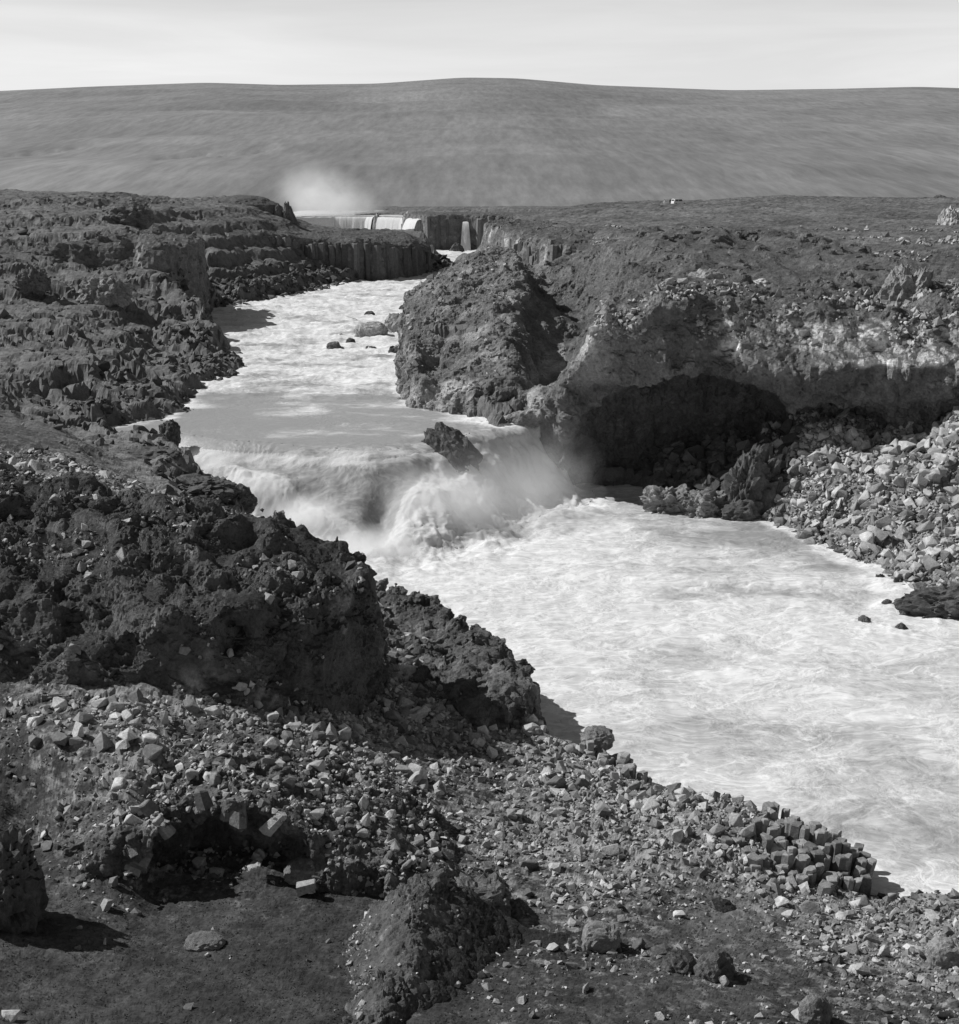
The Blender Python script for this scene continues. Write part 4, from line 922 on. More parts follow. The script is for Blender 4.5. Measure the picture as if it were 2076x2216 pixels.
# --- mound with the dark alcove, near bank
q = lambda px, py, z: tuple(az(px, py, z)[:2])
M7_POLY = [q(110, 1690, 5.2), q(170, 1735, 5), q(270, 1745, 4.8), q(420, 1738, 4.8), q(560, 1715, 4.9), q(680, 1735, 4.7), q(780, 1738, 4.2), q(860, 1715, 3.8), q(855, 1640, 3.8), q(800, 1570, 4.4), q(690, 1500, 6), (-7, 73), (-15, 72), (-20, 70), (-20, 64)]
m7t = mk_top([(120, 1600, 'z', 7.0), (250, 1590, 'z', 7.9), (300, 1560, 'z', 8.3), (430, 1500, 'z', 8.8), (440, 1565, 'z', 8.7), (560, 1560, 'z', 8.0), (600, 1610, 'z', 7.3), (680, 1580, 'z', 7.0), (750, 1630, 'z', 6.0), (840, 1690, 'z', 4.7), (700, 1500, 'z', 6.8), (560, 1470, 'z', 7.9), ('w', -8, 72, 7.6), ('w', -14, 71.5, 8.8), ('w', -19, 69, 8.4), (140, 1680, 'z', 6.0), (640, 1680, 'z', 6.2), (720, 1710, 'z', 5.2), (820, 1610, 'z', 5.0), (300, 1640, 'Y', 61.5), (400, 1600, 'Y', 61.2)])
def m7_top(X, Y):
    P = np.stack([X.ravel(), Y.ravel(), np.zeros(X.size)], 1)
    return m7t(X, Y) + (fbm(P, 2.4, 4, .55, 140, 'r') * .28).reshape(X.shape)
ac = az(430, 1725, 5.0)
_ae = ell(ac[0] - .1, ac[1] + .3, 4.9, 4.1, 4.2, 3.6)
alc = lambda X, Y, Z: np.maximum(_ae(X, Y, Z), 4.75 - Z)
V, F = solid(M7_POLY, m7_top, 2.5, 10, 0.185, lambda X, Y, Z: (Z - 6) * .25, (alc,), .5, rough=(('b', 2.2, .4, 28), ('r', 1.1, .25, 36)), sub=1,
             disp=(('c', .85, .30, 29), ('w', .55, .13, 30), ('b', .35, .08, 31)), pad=1)
cen = V[F].mean(1)
o = mass_obj('mound', *part_of(V, F[(cen[:, 2] > 3.2) & (cen[:, 1] < 71)]), M_NEAR, lambda v, n: .5 * sstep(-.1, .5, fbm(v, 1.5, 3, .5, 141)), lambda v, n: .55 * sstep(-.2, .4, fbm(v, 2.5, 3, .5, 142)))
thing(o, 'low rocky mound on the near bank with a dark arched alcove in its side', 'mound')

rng = np.random.default_rng(44)
for i in range(34):
    th = math.radians(8 + 164 * (i % 17 + 1.2 * rng.random()) / 17); ring = i // 17
    r0 = 3.5 + ring * .8 + .6 * rng.random(); ln = .6 + .6 * rng.random()
    if rng.random() < .3: continue
    v, f = prism(0, 0, 0, ln, .30 + .16 * rng.random(), int(rng.integers(5, 7)), rng, (.5 * (rng.random() - .5), .5 * (rng.random() - .5)), .8)
    R = Matrix.Rotation(math.pi / 2 - th, 3, 'Y'); v = v @ np.array(R).T
    v = v + np.array([ac[0] - .1 + math.cos(th) * r0, ac[1] - .9 + 1.6 * math.sin(th) + ring * .7 + .7 * rng.random(), 4.7 + math.sin(th) * r0 * .84])
    link('basalt_column', py_mesh('basalt_column', v, f), M_STONE, o)

# --- ridge-backed knoll at the bottom of the picture
def m8_top(X, Y):
    yy = (Y - 46.0) / 11.5
    cxl = -3.6 + 1.9 * yy + .25 * np.sin(Y * .9)
    crest = 6.3 + 0.9 * sstep(0, 1, yy) - 1.2 * sstep(.92, 1.12, yy)
    u = X - cxl
    drop = np.where(u < 0, 2.5 * (np.abs(u) / 3.5) ** 1.9, 2.4 * sstep(0, 4.2, u) + .5 * sstep(.0, .7, u))
    P = np.stack([X.ravel(), Y.ravel(), np.zeros(X.size)], 1)
    return crest - drop - sstep(57.5, 60, Y) * 2.6 + (fbm(P, 1.4, 4, .55, 145, 'r') * .16).reshape(X.shape)
V, F = solid([(-9.5, 40), (6, 40), (6, 61), (-9.5, 61)], m8_top, 2.5, 9, 0.18, None, (), .3, rough=(('b', 1.3, .18, 32),), sub=1,
             disp=(('w', 1.0, .22, 37), ('w', .42, .16, 33), ('b', .3, .10, 34)), pad=0.5, damp=lambda V, N: .4 + .9 * sstep(-.2, .3, fbm(V, 2, 3, .5, 161)) * sstep(1.2, -.5, V[:, 0] + 3.0 - (V[:, 1] - 46) * .165))
cen = V[F].mean(1)
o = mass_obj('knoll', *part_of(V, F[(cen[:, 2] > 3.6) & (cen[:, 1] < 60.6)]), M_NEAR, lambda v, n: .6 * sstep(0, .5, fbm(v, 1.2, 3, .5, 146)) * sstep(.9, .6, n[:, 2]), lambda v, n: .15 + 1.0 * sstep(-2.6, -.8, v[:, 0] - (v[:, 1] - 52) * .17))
thing(o, 'ridge backed knoll of pitted rock in the grass, lit on its left side', 'knoll')
# ------------------------------------------------------------------ loose rock
def hull(seed, n=13, shape=(1, .8, .62)):
    rng = np.random.default_rng(seed)
    p = rng.normal(size=(n, 3)); p /= np.linalg.norm(p, axis=1)[:, None]
    p = np.sign(p) * np.abs(p) ** .62                            # towards a block with broken corners
    p *= np.array(shape) * (0.8 + .35 * rng.random((n, 1)))
    bm = bmesh.new()
    for v in p: bm.verts.new(v)
    r = bmesh.ops.convex_hull(bm, input=list(bm.verts))
    bmesh.ops.delete(bm, geom=[v for v in bm.verts if not v.link_faces], context='VERTS')
    bmesh.ops.triangulate(bm, faces=bm.faces[:])
    bm.verts.index_update()
    V = np.array([v.co[:] for v in bm.verts]); F = np.array([[v.index for v in f.verts] for f in bm.faces])
    bm.free()
    return V / 1.0, F
def worn(seed, n, shape):
    V, F = hull(seed, n, shape)
    bm = bmesh.new(); vs = [bm.verts.new(v) for v in V]
    for f in F: bm.faces.new([vs[i] for i in f])
    bmesh.ops.dissolve_limit(bm, angle_limit=.22, verts=bm.verts[:], edges=bm.edges[:])
    bmesh.ops.bevel(bm, geom=bm.edges[:], offset=.075, segments=1, affect='EDGES', clamp_overlap=True)
    bmesh.ops.triangulate(bm, faces=bm.faces[:]); bm.verts.index_update()
    V = np.array([v.co[:] for v in bm.verts]); F = np.array([[v.index for v in f.verts] for f in bm.faces]); bm.free()
    return V, F
PROTO_W = [worn(100 + i, 11 + i % 5, [(1, .8, .62), (1, .7, .5), (1, .9, .8), (1, .62, .55)][i % 4]) for i in range(14)]
PROTO = [hull(100 + i, 9 + i % 4, [(1, .8, .62), (1, .7, .5), (1, .9, .8), (1, .62, .55)][i % 4]) for i in range(14)]
def rand_rot(n, rng, tilt=1.0):
    a = rng.random(n) * 6.283; b = (rng.random(n) - .5) * 2.4 * tilt; c = (rng.random(n) - .5) * 2.4 * tilt
    Rz = np.zeros((n, 3, 3)); Rz[:, 0, 0] = np.cos(a); Rz[:, 0, 1] = -np.sin(a); Rz[:, 1, 0] = np.sin(a); Rz[:, 1, 1] = np.cos(a); Rz[:, 2, 2] = 1
    Rx = np.zeros((n, 3, 3)); Rx[:, 0, 0] = 1; Rx[:, 1, 1] = np.cos(b); Rx[:, 1, 2] = -np.sin(b); Rx[:, 2, 1] = np.sin(b); Rx[:, 2, 2] = np.cos(b)
    Ry = np.zeros((n, 3, 3)); Ry[:, 1, 1] = 1; Ry[:, 0, 0] = np.cos(c); Ry[:, 0, 2] = np.sin(c); Ry[:, 2, 0] = -np.sin(c); Ry[:, 2, 2] = np.cos(c)
    return Rz @ Rx @ Ry
def pick_faces(V, F, w, n, rng):
    a = np.linalg.norm(np.cross(V[F[:, 2]] - V[F[:, 0]], V[F[:, 3]] - V[F[:, 1]]), axis=1) / 2
    cen = V[F].mean(1); ww = a * w(cen)
    s = ww.sum()
    if s <= 0: return np.zeros((0, 3))
    i = rng.choice(len(F), n, p=ww / s)
    t = rng.random((n, 2, 1))
    A, B, C, D = (V[F[i, k]] for k in range(4))
    return (A * (1 - t[:, 0]) + B * t[:, 0]) * (1 - t[:, 1]) + (D * (1 - t[:, 0]) + C * t[:, 0]) * t[:, 1]
def sizes(n, lo, hi, p, rng):
    u = rng.random(n); return (lo ** -p + u * (hi ** -p - lo ** -p)) ** (-1 / p)
def scatter(name, kind, mesh, w, n, lo, hi, p, seed, mat, keep, label, cat, group, sink=.15, stuff_name=None, tilt=1.0, sizefn=None, marks=None, noun='stones'):
    """the KEEP largest in view as objects of their own, the rest as one mesh of kind stuff"""
    rng = np.random.default_rng(seed)
    V, F = mesh
    P = pick_faces(V, F, w, n, rng); n = len(P)
    if n == 0: return
    S = sizes(n, lo, hi, p, rng) / 2
    if sizefn is not None: S = S * sizefn(P)
    R = rand_rot(n, rng, tilt); K = rng.integers(0, len(PROTO), n)
    P = P.copy(); P[:, 2] += S * (.55 - sink * 2)
    px = S / np.maximum(P[:, 1], 1)
    vis = np.abs(P[:, 0] / P[:, 1]) < .345
    order = np.argsort(-(px * vis))
    own, rest = order[:keep], order[keep:]
    lab_of = {}
    if marks:
        q = np.stack([P[own, 0], P[own, 1] * CT - (P[own, 2] - CAM_Z) * ST, P[own, 1] * ST + (P[own, 2] - CAM_Z) * CT], 1)
        dep = q[:, 1]; ppx = (FPX * q[:, 0] / dep + IMG_W / 2) / QS; ppy = (IMG_H / 2 - FPX * q[:, 2] / dep) / QS
        mk = np.array([m_[:2] for m_ in marks], float)
        near_ = np.argmin((ppx[:, None] - mk[None, :, 0]) ** 2 + (ppy[:, None] - mk[None, :, 1]) ** 2, 1)
        count = {}
        for a_, j in enumerate(own):
            m_ = int(near_[a_]); dx, dy = ppx[a_] - mk[m_, 0], ppy[a_] - mk[m_, 1]
            side = ('right of' if dx > 0 else 'left of') if abs(dx) > abs(dy) else ('below' if dy > 0 else 'above')
            c_ = count.get((m_, side), 0); count[(m_, side)] = c_ + 1
            lab_of[j] = (ORD[c_] + ' of the ' + noun if c_ < len(ORD) else 'a smaller one of the ' + noun.split()[-1]) + ' ' + side + ' ' + marks[m_][2]
    for j in own:
        k = int(K[j]); key = (name, k)
        if key not in STONE_ME:
            STONE_ME[key] = mesh_np(name, PROTO_W[k][0], PROTO_W[k][1]); STONE_ME[key].materials.append(mat)
        o = bpy.data.objects.new(name, STONE_ME[key]); COL.objects.link(o)
        M = Matrix([[*(R[j, a] * S[j]), P[j, a]] for a in range(3)] + [[0, 0, 0, 1]])
        o.matrix_world = M
        thing(o, lab_of.get(j, label), cat, group)
    if len(rest):
        VV, FF, off = [], [], 0
        for k in range(len(PROTO)):
            jj = rest[K[rest] == k]
            if not len(jj): continue
            pv, pf = PROTO[k]
            v = np.einsum('nij,vj->nvi', R[jj] * S[jj, None, None], pv) + P[jj][:, None]
            f = pf[None] + (np.arange(len(jj)) * len(pv))[:, None, None] + off
            off += v.shape[0] * v.shape[1]
            VV.append(v.reshape(-1, 3)); FF.append(f.reshape(-1, 3))
        me = mesh_np(stuff_name or kind, np.vstack(VV), np.vstack(FF)); TRI[0] += sum(len(f) for f in FF)
        link(stuff_name or kind, me, mat, kind='stuff')
STONE_ME = {}
ORD = ['largest', 'second largest', 'third largest', 'fourth largest', 'fifth largest', 'sixth largest', 'seventh largest', 'eighth largest', 'ninth largest', 'tenth largest', 'eleventh largest', 'twelfth largest', 'thirteenth largest', 'fourteenth largest', 'fifteenth largest', 'sixteenth largest', 'seventeenth largest', 'eighteenth largest', 'nineteenth largest', 'twentieth largest']
MK_SCREE = [(1480, 960, 'the rock spire'), (1700, 850, 'the foot of the pale cliff'), (1640, 1058, 'the flat shallows rock'), (1835, 1165, 'the big waterline rock'), (1850, 900, 'the right end of the scree top'), (1680, 960, 'the middle of the scree'), (1850, 1040, 'the right middle of the scree')]
MK_NEAR = [(640, 1430, 'the widest pale block'), (700, 1330, 'the sheer outcrop corner'), (780, 1250, 'the inner side of the rock shelf'), (720, 1180, 'the far end of the rock shelf'), (1000, 1620, 'the middle of the stony bank'), (1250, 1700, 'the left side of the sandy patch'), (1640, 1780, 'the stony strip by the pool'), (150, 1520, 'the left shoulder of the mound'), (960, 1500, 'the edge of the outcrop shadow'), (800, 1850, 'the ridge backed knoll'), (440, 1560, 'the top of the alcove mound'), (1165, 1840, 'the flat topped boulder'), (1430, 1620, 'the dome of column ends'), (1838, 1870, 'the large pale boulder'), (400, 1430, 'the block row'), (1000, 1400, 'the end of the rock shelf'), (1585, 1960, 'the bottom edge boulder'), (1340, 1890, 'the hollow in the grass'), (935, 1780, 'the blocky mossy rock'), (1130, 1490, 'the columned step'), (1400, 1775, 'the boulder in sand'), (850, 1560, 'the shadow of the great outcrop'), (880, 1290, 'the broken rock shelf')]
MK_LEFT = [(332, 852, 'the waterfall lip rock'), (390, 955, 'the wet rock steps by the cascade'), (450, 700, 'the tilted ledge at the rapids'), (175, 690, 'the rock fin'), (84, 715, 'the stubby dark rock'), (60, 850, 'the grassy terrace'), (330, 600, 'the sheer left cliff'), (250, 800, 'the shelf by the calm water')]
MK_CAVE = [(1200, 900, 'the left part of the cave'), (1330, 850, 'the middle of the cave'), (1450, 880, 'the top of the rock spire')]
MK_RIM = [(1752, 580, 'the two peaked rock'), (1375, 555, 'the dome of fanned ribs'), (1500, 610, 'the bare turf patch'), (1200, 580, 'the left end of the rim')]
MK_OUT = [(560, 1000, 'the crown of the outcrop'), (300, 1150, 'the middle of the outcrop face'), (680, 1100, 'the sheer corner of the outcrop'), (60, 1150, 'the left end of the outcrop'), (500, 1250, 'the dark lower face of the outcrop')]
GV, GF, GR = KEPT['ground']
_gc = GV[GF].mean(1); _gr = GR[GF].mean(1)
def gsub(m): return (GV, GF[m])
# scree below the undercut cliff
m = (_gc[:, 0] > 25) & (_gc[:, 1] > 104) & (_gc[:, 1] < 172) & (_gc[:, 2] > -.6) & (_gc[:, 0] > 27 - (150 - _gc[:, 1]) * .0)
def w_scree(c): return sstep(29, 34, c[:, 0] + (c[:, 1] - 158) * -.25) * sstep(64, 56, c[:, 0])
scatter('boulder', 'scree', gsub(m), w_scree, 14000, .30, 2.2, 1.9, 1, M_SCREE, 280, 'pale angular boulder lying in the scree slope below the undercut cliff', 'boulder', 'boulders in the scree below the cliff', marks=MK_SCREE, noun='pale scree boulders')
m = (_gc[:, 0] > 7) & (_gc[:, 0] < 46) & (_gc[:, 1] > 155) & (_gc[:, 1] < 176) & (_gc[:, 2] > -.3)
scatter('cave_boulder', 'cave_rubble', gsub(m), lambda c: sstep(38, 30, c[:, 0]) * sstep(20, 23, c[:, 0]), 700, .8, 2.8, 1.5, 2, M_WET_SHADE_STONE, 60, 'rounded boulder in the shade of the arched cave', 'boulder', 'boulders piled inside the cave', marks=MK_CAVE, noun='shaded cave boulders')  # shade of the cave is put into the dark stone colour
# near bank stones
m = (_gc[:, 1] < 122) & (_gc[:, 2] > -.1) & (np.abs(_gc[:, 0] / _gc[:, 1]) < .42)
_rk_of = Surf  # noqa
def w_near(c):
    r = np.clip(S_LOW(c[:, 0], c[:, 1])[:, 1], 0, 1)
    n = fbm(np.column_stack([c[:, :2], 0 * c[:, 0]]), 4.0, 3, .55, 150)
    v = np.clip(1.25 * r ** 1.2 + n * .7 * (r > .12) - .16, 0.006, 1.3)
    return v * sstep(-1.0, .3, poly_sd(c[:, 0], c[:, 1], M1_POLY)) * sstep(3.2, 4.4, np.hypot(c[:, 0] - ac[0], c[:, 1] - ac[1]))
scatter('stone', 'rubble', gsub(m), w_near, 31000, .15, 1.3, 1.95, 3, M_STONE, 290, 'broken grey lava stone among the rubble of the near bank', 'stone', 'stones strewn over the near bank', marks=MK_NEAR, noun='loose grey stones', sizefn=lambda P: np.clip(P[:, 1] / 75, .7, 1.25))
# rubble on the left shore, at the foot of the promontory and along the plateau
m = (_gc[:, 0] < -8) & (_gc[:, 1] > 112) & (_gc[:, 1] < 300) & (_gc[:, 2] > 4)
def w_left(c):
    d = poly_sd(c[:, 0], c[:, 1], SHORE); n = fbm(c, 9, 3, .5, 151)
    return (sstep(13, 2, d) + .12) * sstep(-.15, .25, n) * sstep(-46, -36, np.where((c[:, 1] > 158) & (c[:, 1] < 168), c[:, 0], 0))
scatter('shore_stone', 'shore_rubble', gsub(m), w_left, 3300, .5, 2.4, 2.0, 4, M_WET_SHADE_STONE, 120, 'dark lava stone on the ledges of the left bank', 'stone', 'stones on the left bank ledges', marks=MK_LEFT, noun='dark loose stones')
m = (_gc[:, 0] < -8) & (_gc[:, 1] > 300) & (_gc[:, 1] < 475) & (_gc[:, 2] > 9)
scatter('talus_stone', 'talus', gsub(m), lambda c: sstep(16, 3, poly_sd(c[:, 0], c[:, 1], SHORE)), 1900, .8, 3.0, 1.9, 5, M_WET_SHADE_STONE, 80, 'dark block of talus at the water under the columned promontory', 'stone', 'talus under the promontory', marks=[(560, 580, 'the inner end of the talus'), (740, 545, 'the foot of the columned promontory'), (860, 515, 'the tip of the promontory')], noun='dark talus blocks')
hv, hf, hn = KEPT['masses'][1]
hc = hv[hf].mean(1)
scatter('rim_stone', 'rim_rubble', (hv, hf[(hc[:, 2] > 17) & (hc[:, 1] < 200)]), lambda c: sstep(178, 163, c[:, 1]) * sstep(-.1, .3, fbm(c, 6, 3, .5, 152)) * sstep(18, 20, c[:, 2]), 1500, .35, 1.5, 2.0, 6, M_STONE, 60, 'small grey stone on the turf at the rim of the cliff', 'stone', 'stones along the cliff rim', marks=MK_RIM, noun='small rim stones')
hv, hf, hn = KEPT['masses'][0]
scatter('headland_stone', 'headland_rubble', (hv, hf), lambda c: sstep(-.2, .3, fbm(c, 7, 3, .5, 153)) * (c[:, 2] > 10) * (c[:, 0] < 4), 330, .35, 1.4, 2.0, 7, M_STONE, 40, 'small stone lying on the headland', 'stone', 'stones on the headland', marks=[(960, 500, 'the crest of the headland'), (1000, 790, 'the round pothole'), (840, 720, 'the river foot of the headland')], noun='small headland stones')
m = (_gc[:, 0] > 0) & (_gc[:, 1] > 176) & (_gc[:, 1] < 300) & (_gc[:, 2] > 15)
scatter('heath_stone', 'heath_rubble', gsub(m), lambda c: sstep(.12, .4, fbm(c, 12, 3, .5, 154)), 900, .4, 2.0, 2.0, 8, M_STONE, 40, 'grey stone lying in the heath of the right hand plateau', 'stone', 'stones on the plateau', marks=[(1662, 500, 'the low jagged crag'), (1560, 508, 'the low broken rocks'), (1812, 500, 'the long low crag'), (1200, 500, 'the bay cliff edge')], noun='grey heath stones')
# stones on the mounds and the great outcrop of the near bank
hv, hf, hn = KEPT['masses'][2]
hnz = hn[hf].mean(1)[:, 2]
scatter('outcrop_stone', 'outcrop_rubble', (hv, hf[hnz > .35]), lambda c: sstep(0, .35, fbm(c, 4, 3, .5, 155)), 1500, .2, 1.1, 2.0, 9, M_STONE, 50, 'small pale stone caught on a ledge of the dark outcrop', 'stone', 'stones on the great outcrop', marks=MK_OUT, noun='small pale stones')

hv, hf, hn = KEPT['masses'][7]; hnz = hn[hf].mean(1)[:, 2]
scatter('mound_stone', 'mound_rubble', (hv, hf[hnz > .3]), lambda c: sstep(-.4, .2, fbm(c, 2.5, 3, .5, 156)), 2600, .16, .95, 2.0, 10, M_STONE, 70, 'broken pale stone on the alcove mound', 'stone', 'stones on the alcove mound', marks=[(300, 1580, 'the left shoulder of the alcove'), (450, 1570, 'the roof of the alcove'), (640, 1620, 'the right shoulder of the alcove'), (150, 1650, 'the left foot of the mound'), (780, 1660, 'the right foot of the mound')], noun='pale mound stones')
hv, hf, hn = KEPT['masses'][8]
scatter('knoll_stone', 'knoll_rubble', (hv, hf), lambda c: sstep(-1.0, -3.0, c[:, 0] + 1.5 - (c[:, 1] - 46) * .165) * sstep(6.6, 5.2, c[:, 2]) + .03, 1500, .10, .42, 2.2, 11, M_STONE, 20, 'small stone bedded in the knoll', 'stone', 'stones in the knoll', marks=[(700, 1960, 'the foot of the knoll'), (850, 1780, 'the top of the knoll')], noun='small knoll stones')

# ------------------------------------------------------------------ single rocks one can point to
def ico(n):
    bm = bmesh.new(); bmesh.ops.create_icosphere(bm, subdivisions=n, radius=1.0); bm.verts.index_update()
    V = np.array([v.co[:] for v in bm.verts]); F = np.array([[v.index for v in f.verts] for f in bm.faces]); bm.free(); return V, F
ICO5, ICO4 = ico(5), ico(4)
def crag(name, base, rx, ry, rz, seed, label, cat, mat, group=None, rough=.28, spiky=0.0, lean=(0, 0), box=.0, big=False, twin=0.0, rz_rot=0.0, pale=.2, moss=.6):
    """a rock standing at base: half widths rx, ry, height rz"""
    V, F = ICO5 if big else ICO4
    V = V.copy()
    if box: V = np.sign(V) * np.abs(V) ** (1 - box)
    W = V * np.array([rx, ry, rz * .62]); r = min(rx, ry, rz)
    Q = W + seed * 13.7
    d = fbm(Q, r * 1.3, 3, .55, seed, 'n') * rough * 1.4 + fbm(Q, r * .55, 4, .6, seed + 5, 'r') * rough * .9
    f1, f2, idd = worley(Q, r * .6, seed, 3); d = d + (np.minimum(f2 - f1, .4) + idd * .6 - .5) * rough * .8
    d = d + fbm(Q, r * .22, 3, .6, seed + 9, 'b') * rough * .22
    W = W * (1 + d[:, None])
    t = np.clip(W[:, 2] / (rz * .62), -1, 1.4)
    if spiky: W[:, :2] *= (1 - spiky * np.clip(t + .35, 0, 1.3) * .72)[:, None]
    if twin: W[:, 2] *= 1 - twin * np.exp(-((W[:, 0] - .1 * rx) / (rx * .22)) ** 2) * (t > 0)
    W[:, 0] += lean[0] * np.clip(t + .3, 0, 2) * rz; W[:, 1] += lean[1] * np.clip(t + .3, 0, 2) * rz
    c, s = math.cos(rz_rot), math.sin(rz_rot); W[:, :2] = W[:, :2] @ np.array([[c, s], [-s, c]])
    W[:, 2] += rz * .36
    n = len(V)
    o = link(name, mesh_np(name, W, F, {'pale': np.full(n, pale), 'moss': np.full(n, moss)}), mat)
    o.location = base
    TRI[0] += len(F)
    return thing(o, label, cat, group)
M_WETROCK = rock_mat('wet_lava_rock', 0.07, 0.15, 0.03, .3, 1.0, .15)
def gz(x, y): return low_z(x, y)
def at_ground(px, py, Y0):
    p = ay(px, py, Y0); return p
R_ = lambda n_px, Y: n_px * QS / FPX * Y     # metres spanned by n_px picture columns at distance Y
# in the river
p = az(893, 895, 6.0); crag('boulder', (p[0] - .5, p[1] + 1.0, 3.2), 3.0, 2.2, 6.2, 31, 'dark wet rock splitting the right edge of the waterfall', 'boulder', M_WETROCK, rough=.22, big=True, lean=(-.22, .15), moss=.4)
p = ar(332, 852); crag('boulder', (p[0], p[1], 7.6), 1.1, 1.0, 2.6, 32, 'dark upright rock on the left lip of the waterfall', 'boulder', M_WETROCK, moss=.2)
for i, (px, py, w, hh, lab) in enumerate([
        (722, 657, 62, 26, 'broad flat grey boulder in the rapids, largest of the river boulders'), (768, 648, 42, 28, 'blocky pale boulder in the rapids next to the broad flat one'),
        (648, 682, 26, 14, 'small dark boulder in the rapids, farthest out in the stream'), (681, 670, 18, 10, 'little dark boulder just downstream of the broad flat one'),
        (719, 683, 24, 9, 'low dark boulder barely above the rapids, nearest the waterfall'), (768, 688, 26, 12, 'dark boulder in the rapids against the headland'),
        (790, 668, 22, 12, 'small grey boulder wedged between the blocky boulder and the headland'), (717, 615, 20, 8, 'dark low boulder far upstream in the rapids'),
        (688, 627, 14, 6, 'tiny dark rock breaking the rapids upstream of the broad boulder'), (793, 606, 34, 12, 'low dark rock at the upstream foot of the headland'), (662, 655, 12, 5, 'tiny half drowned rock to the left of the broad flat boulder')]):
    b = ar(px, py); Y = b[1]
    crag('river_boulder', (b[0], b[1], b[2] - .25), R_(w, Y) / 2, R_(w, Y) * .38, R_(hh, Y) * 1.25 + .3, 40 + i, lab, 'boulder', M_WETROCK if i not in (0, 1) else M_ROCK, 'boulders standing in the rapids', rough=.2, box=.25, moss=.15, pale=.3)
b = ar(887, 492); crag('river_boulder', (b[0], b[1], b[2] - .4), 3.0, 2.4, 4.4, 60, 'dark rock island in front of the small waterfall far upstream', 'boulder', M_WETROCK, None, rough=.15, spiky=.4, moss=.3)
for i, (px, py, w, hh, lab) in enumerate([
        (1678, 1212, 30, 12, 'low wet rock in the pool with a wave breaking round it'), (1748, 1227, 28, 12, 'wet rock standing alone in the pool off the scree'),
        (1708, 1126, 22, 8, 'small dark rock at the water edge below the scree'), (1722, 1176, 22, 8, 'half drowned dark rock between the scree and the pool'), (1640, 1058, 36, 14, 'dark flat rock in the shallows under the scree')]):
    b = az(px, py, 0); Y = b[1]
    crag('pool_rock', (b[0], b[1], -.3), R_(w, Y) / 2, R_(w, Y) * .4, R_(hh, Y) * 1.3 + .4, 70 + i, lab, 'rock', M_WETROCK, 'rocks in the pool', rough=.22, moss=.1)
b = az(1845, 1192, 0.3); crag('shore_rock', (b[0] + .6, b[1] + 1.0, -.5), 4.6, 2.4, 3.0, 80, 'big dark rugged rock at the waterline under the right hand scree', 'rock', M_WETROCK, None, big=True, rough=.3, moss=.4)
# in front of the cave
b = az(1462, 1000, .3); crag('rock_spire', (b[0], b[1] + 1.5, -.6), 3.3, 2.6, 7.4, 81, 'tall rough rock spire standing in front of the dark cave', 'rock', M_NEAR, None, big=True, rough=.40, spiky=.22, box=.3, lean=(.10, .03), moss=1.0, pale=0)
b = az(1305, 992, .2); crag('cave_rock', (b[0], b[1] + 1, -.5), 2.8, 2.0, 3.0, 82, 'low dark rock at the waterline left of the rock spire', 'rock', M_ROCK, None, big=True, rough=.42, box=.2, moss=.4)
b = az(1372, 1000, .2); crag('cave_rock', (b[0], b[1] + 1, -.5), 2.5, 1.8, 2.8, 83, 'rounded dark rock at the waterline touching the rock spire', 'rock', M_ROCK, None, big=True, rough=.42, box=.2, moss=.4)
b = az(1440, 1008, .2); crag('cave_rock', (b[0], b[1] + .6, -.5), 2.4, 1.6, 2.6, 84, 'dark ledge of rock at the foot of the rock spire', 'rock', M_WETROCK, None, rough=.26, moss=.3)
# crags on the right hand plateau
def plateau(px, py, Y, w, hh, seed, lab, name='crag', **k):
    q = ay(px, py, Y); rx = R_(w, Y) / 2; rz = R_(hh, Y)
    crag(name, (q[0], q[1], q[2] - rz * .22), rx, rx * .8, rz * 1.35, seed, lab, 'crag', k.pop('mat', M_ROCK), None, big=k.pop('big', False), **k)
plateau(1752, 598, 171, 100, 66, 90, 'tall craggy rock with two peaks standing on the cliff top', big=True, rough=.38, spiky=.35, box=.2, twin=.35, lean=(.10, .05), pale=.22, moss=.4)
plateau(1662, 505, 240, 66, 24, 91, 'low jagged crag behind the two peaked rock', rough=.4, twin=.3, pale=.5, moss=.3)
plateau(1752, 462, 300, 56, 20, 92, 'dark low crag in the heath below the ridge', rough=.34, moss=.9, pale=0)
plateau(1846, 462, 290, 70, 56, 93, 'big pale crag cut off by the right edge of the view', rough=.3, spiky=.4, pale=.5, moss=.3, big=True)
plateau(1757, 488, 262, 26, 18, 94, 'small dark pyramid of rock in the heath', rough=.2, spiky=.6, pale=0, moss=.5)
plateau(1812, 500, 250, 60, 18, 95, 'long low jagged crag beside the small pyramid rock', rough=.42, pale=.5, moss=.3)
plateau(1560, 508, 240, 50, 12, 96, 'low broken rocks in the middle of the heath', rough=.45, pale=.45, moss=.3)
plateau(1375, 562, 182, 92, 34, 97, 'dome of fanned rock ribs on the cliff top', rough=.22, pale=.3, moss=.5, big=True)
plateau(1470, 565, 183, 46, 20, 98, 'pale knob of rock next to the fanned dome', rough=.35, pale=.5, moss=.3)
plateau(1590, 535, 205, 70, 22, 99, 'low pale hump of rock behind the cliff rim', rough=.3, pale=.35, moss=.6)
plateau(1825, 387, 430, 24, 7, 100, 'small dark knob on the skyline at the right', mat=M_FAR, rough=.3, pale=0, moss=.8)
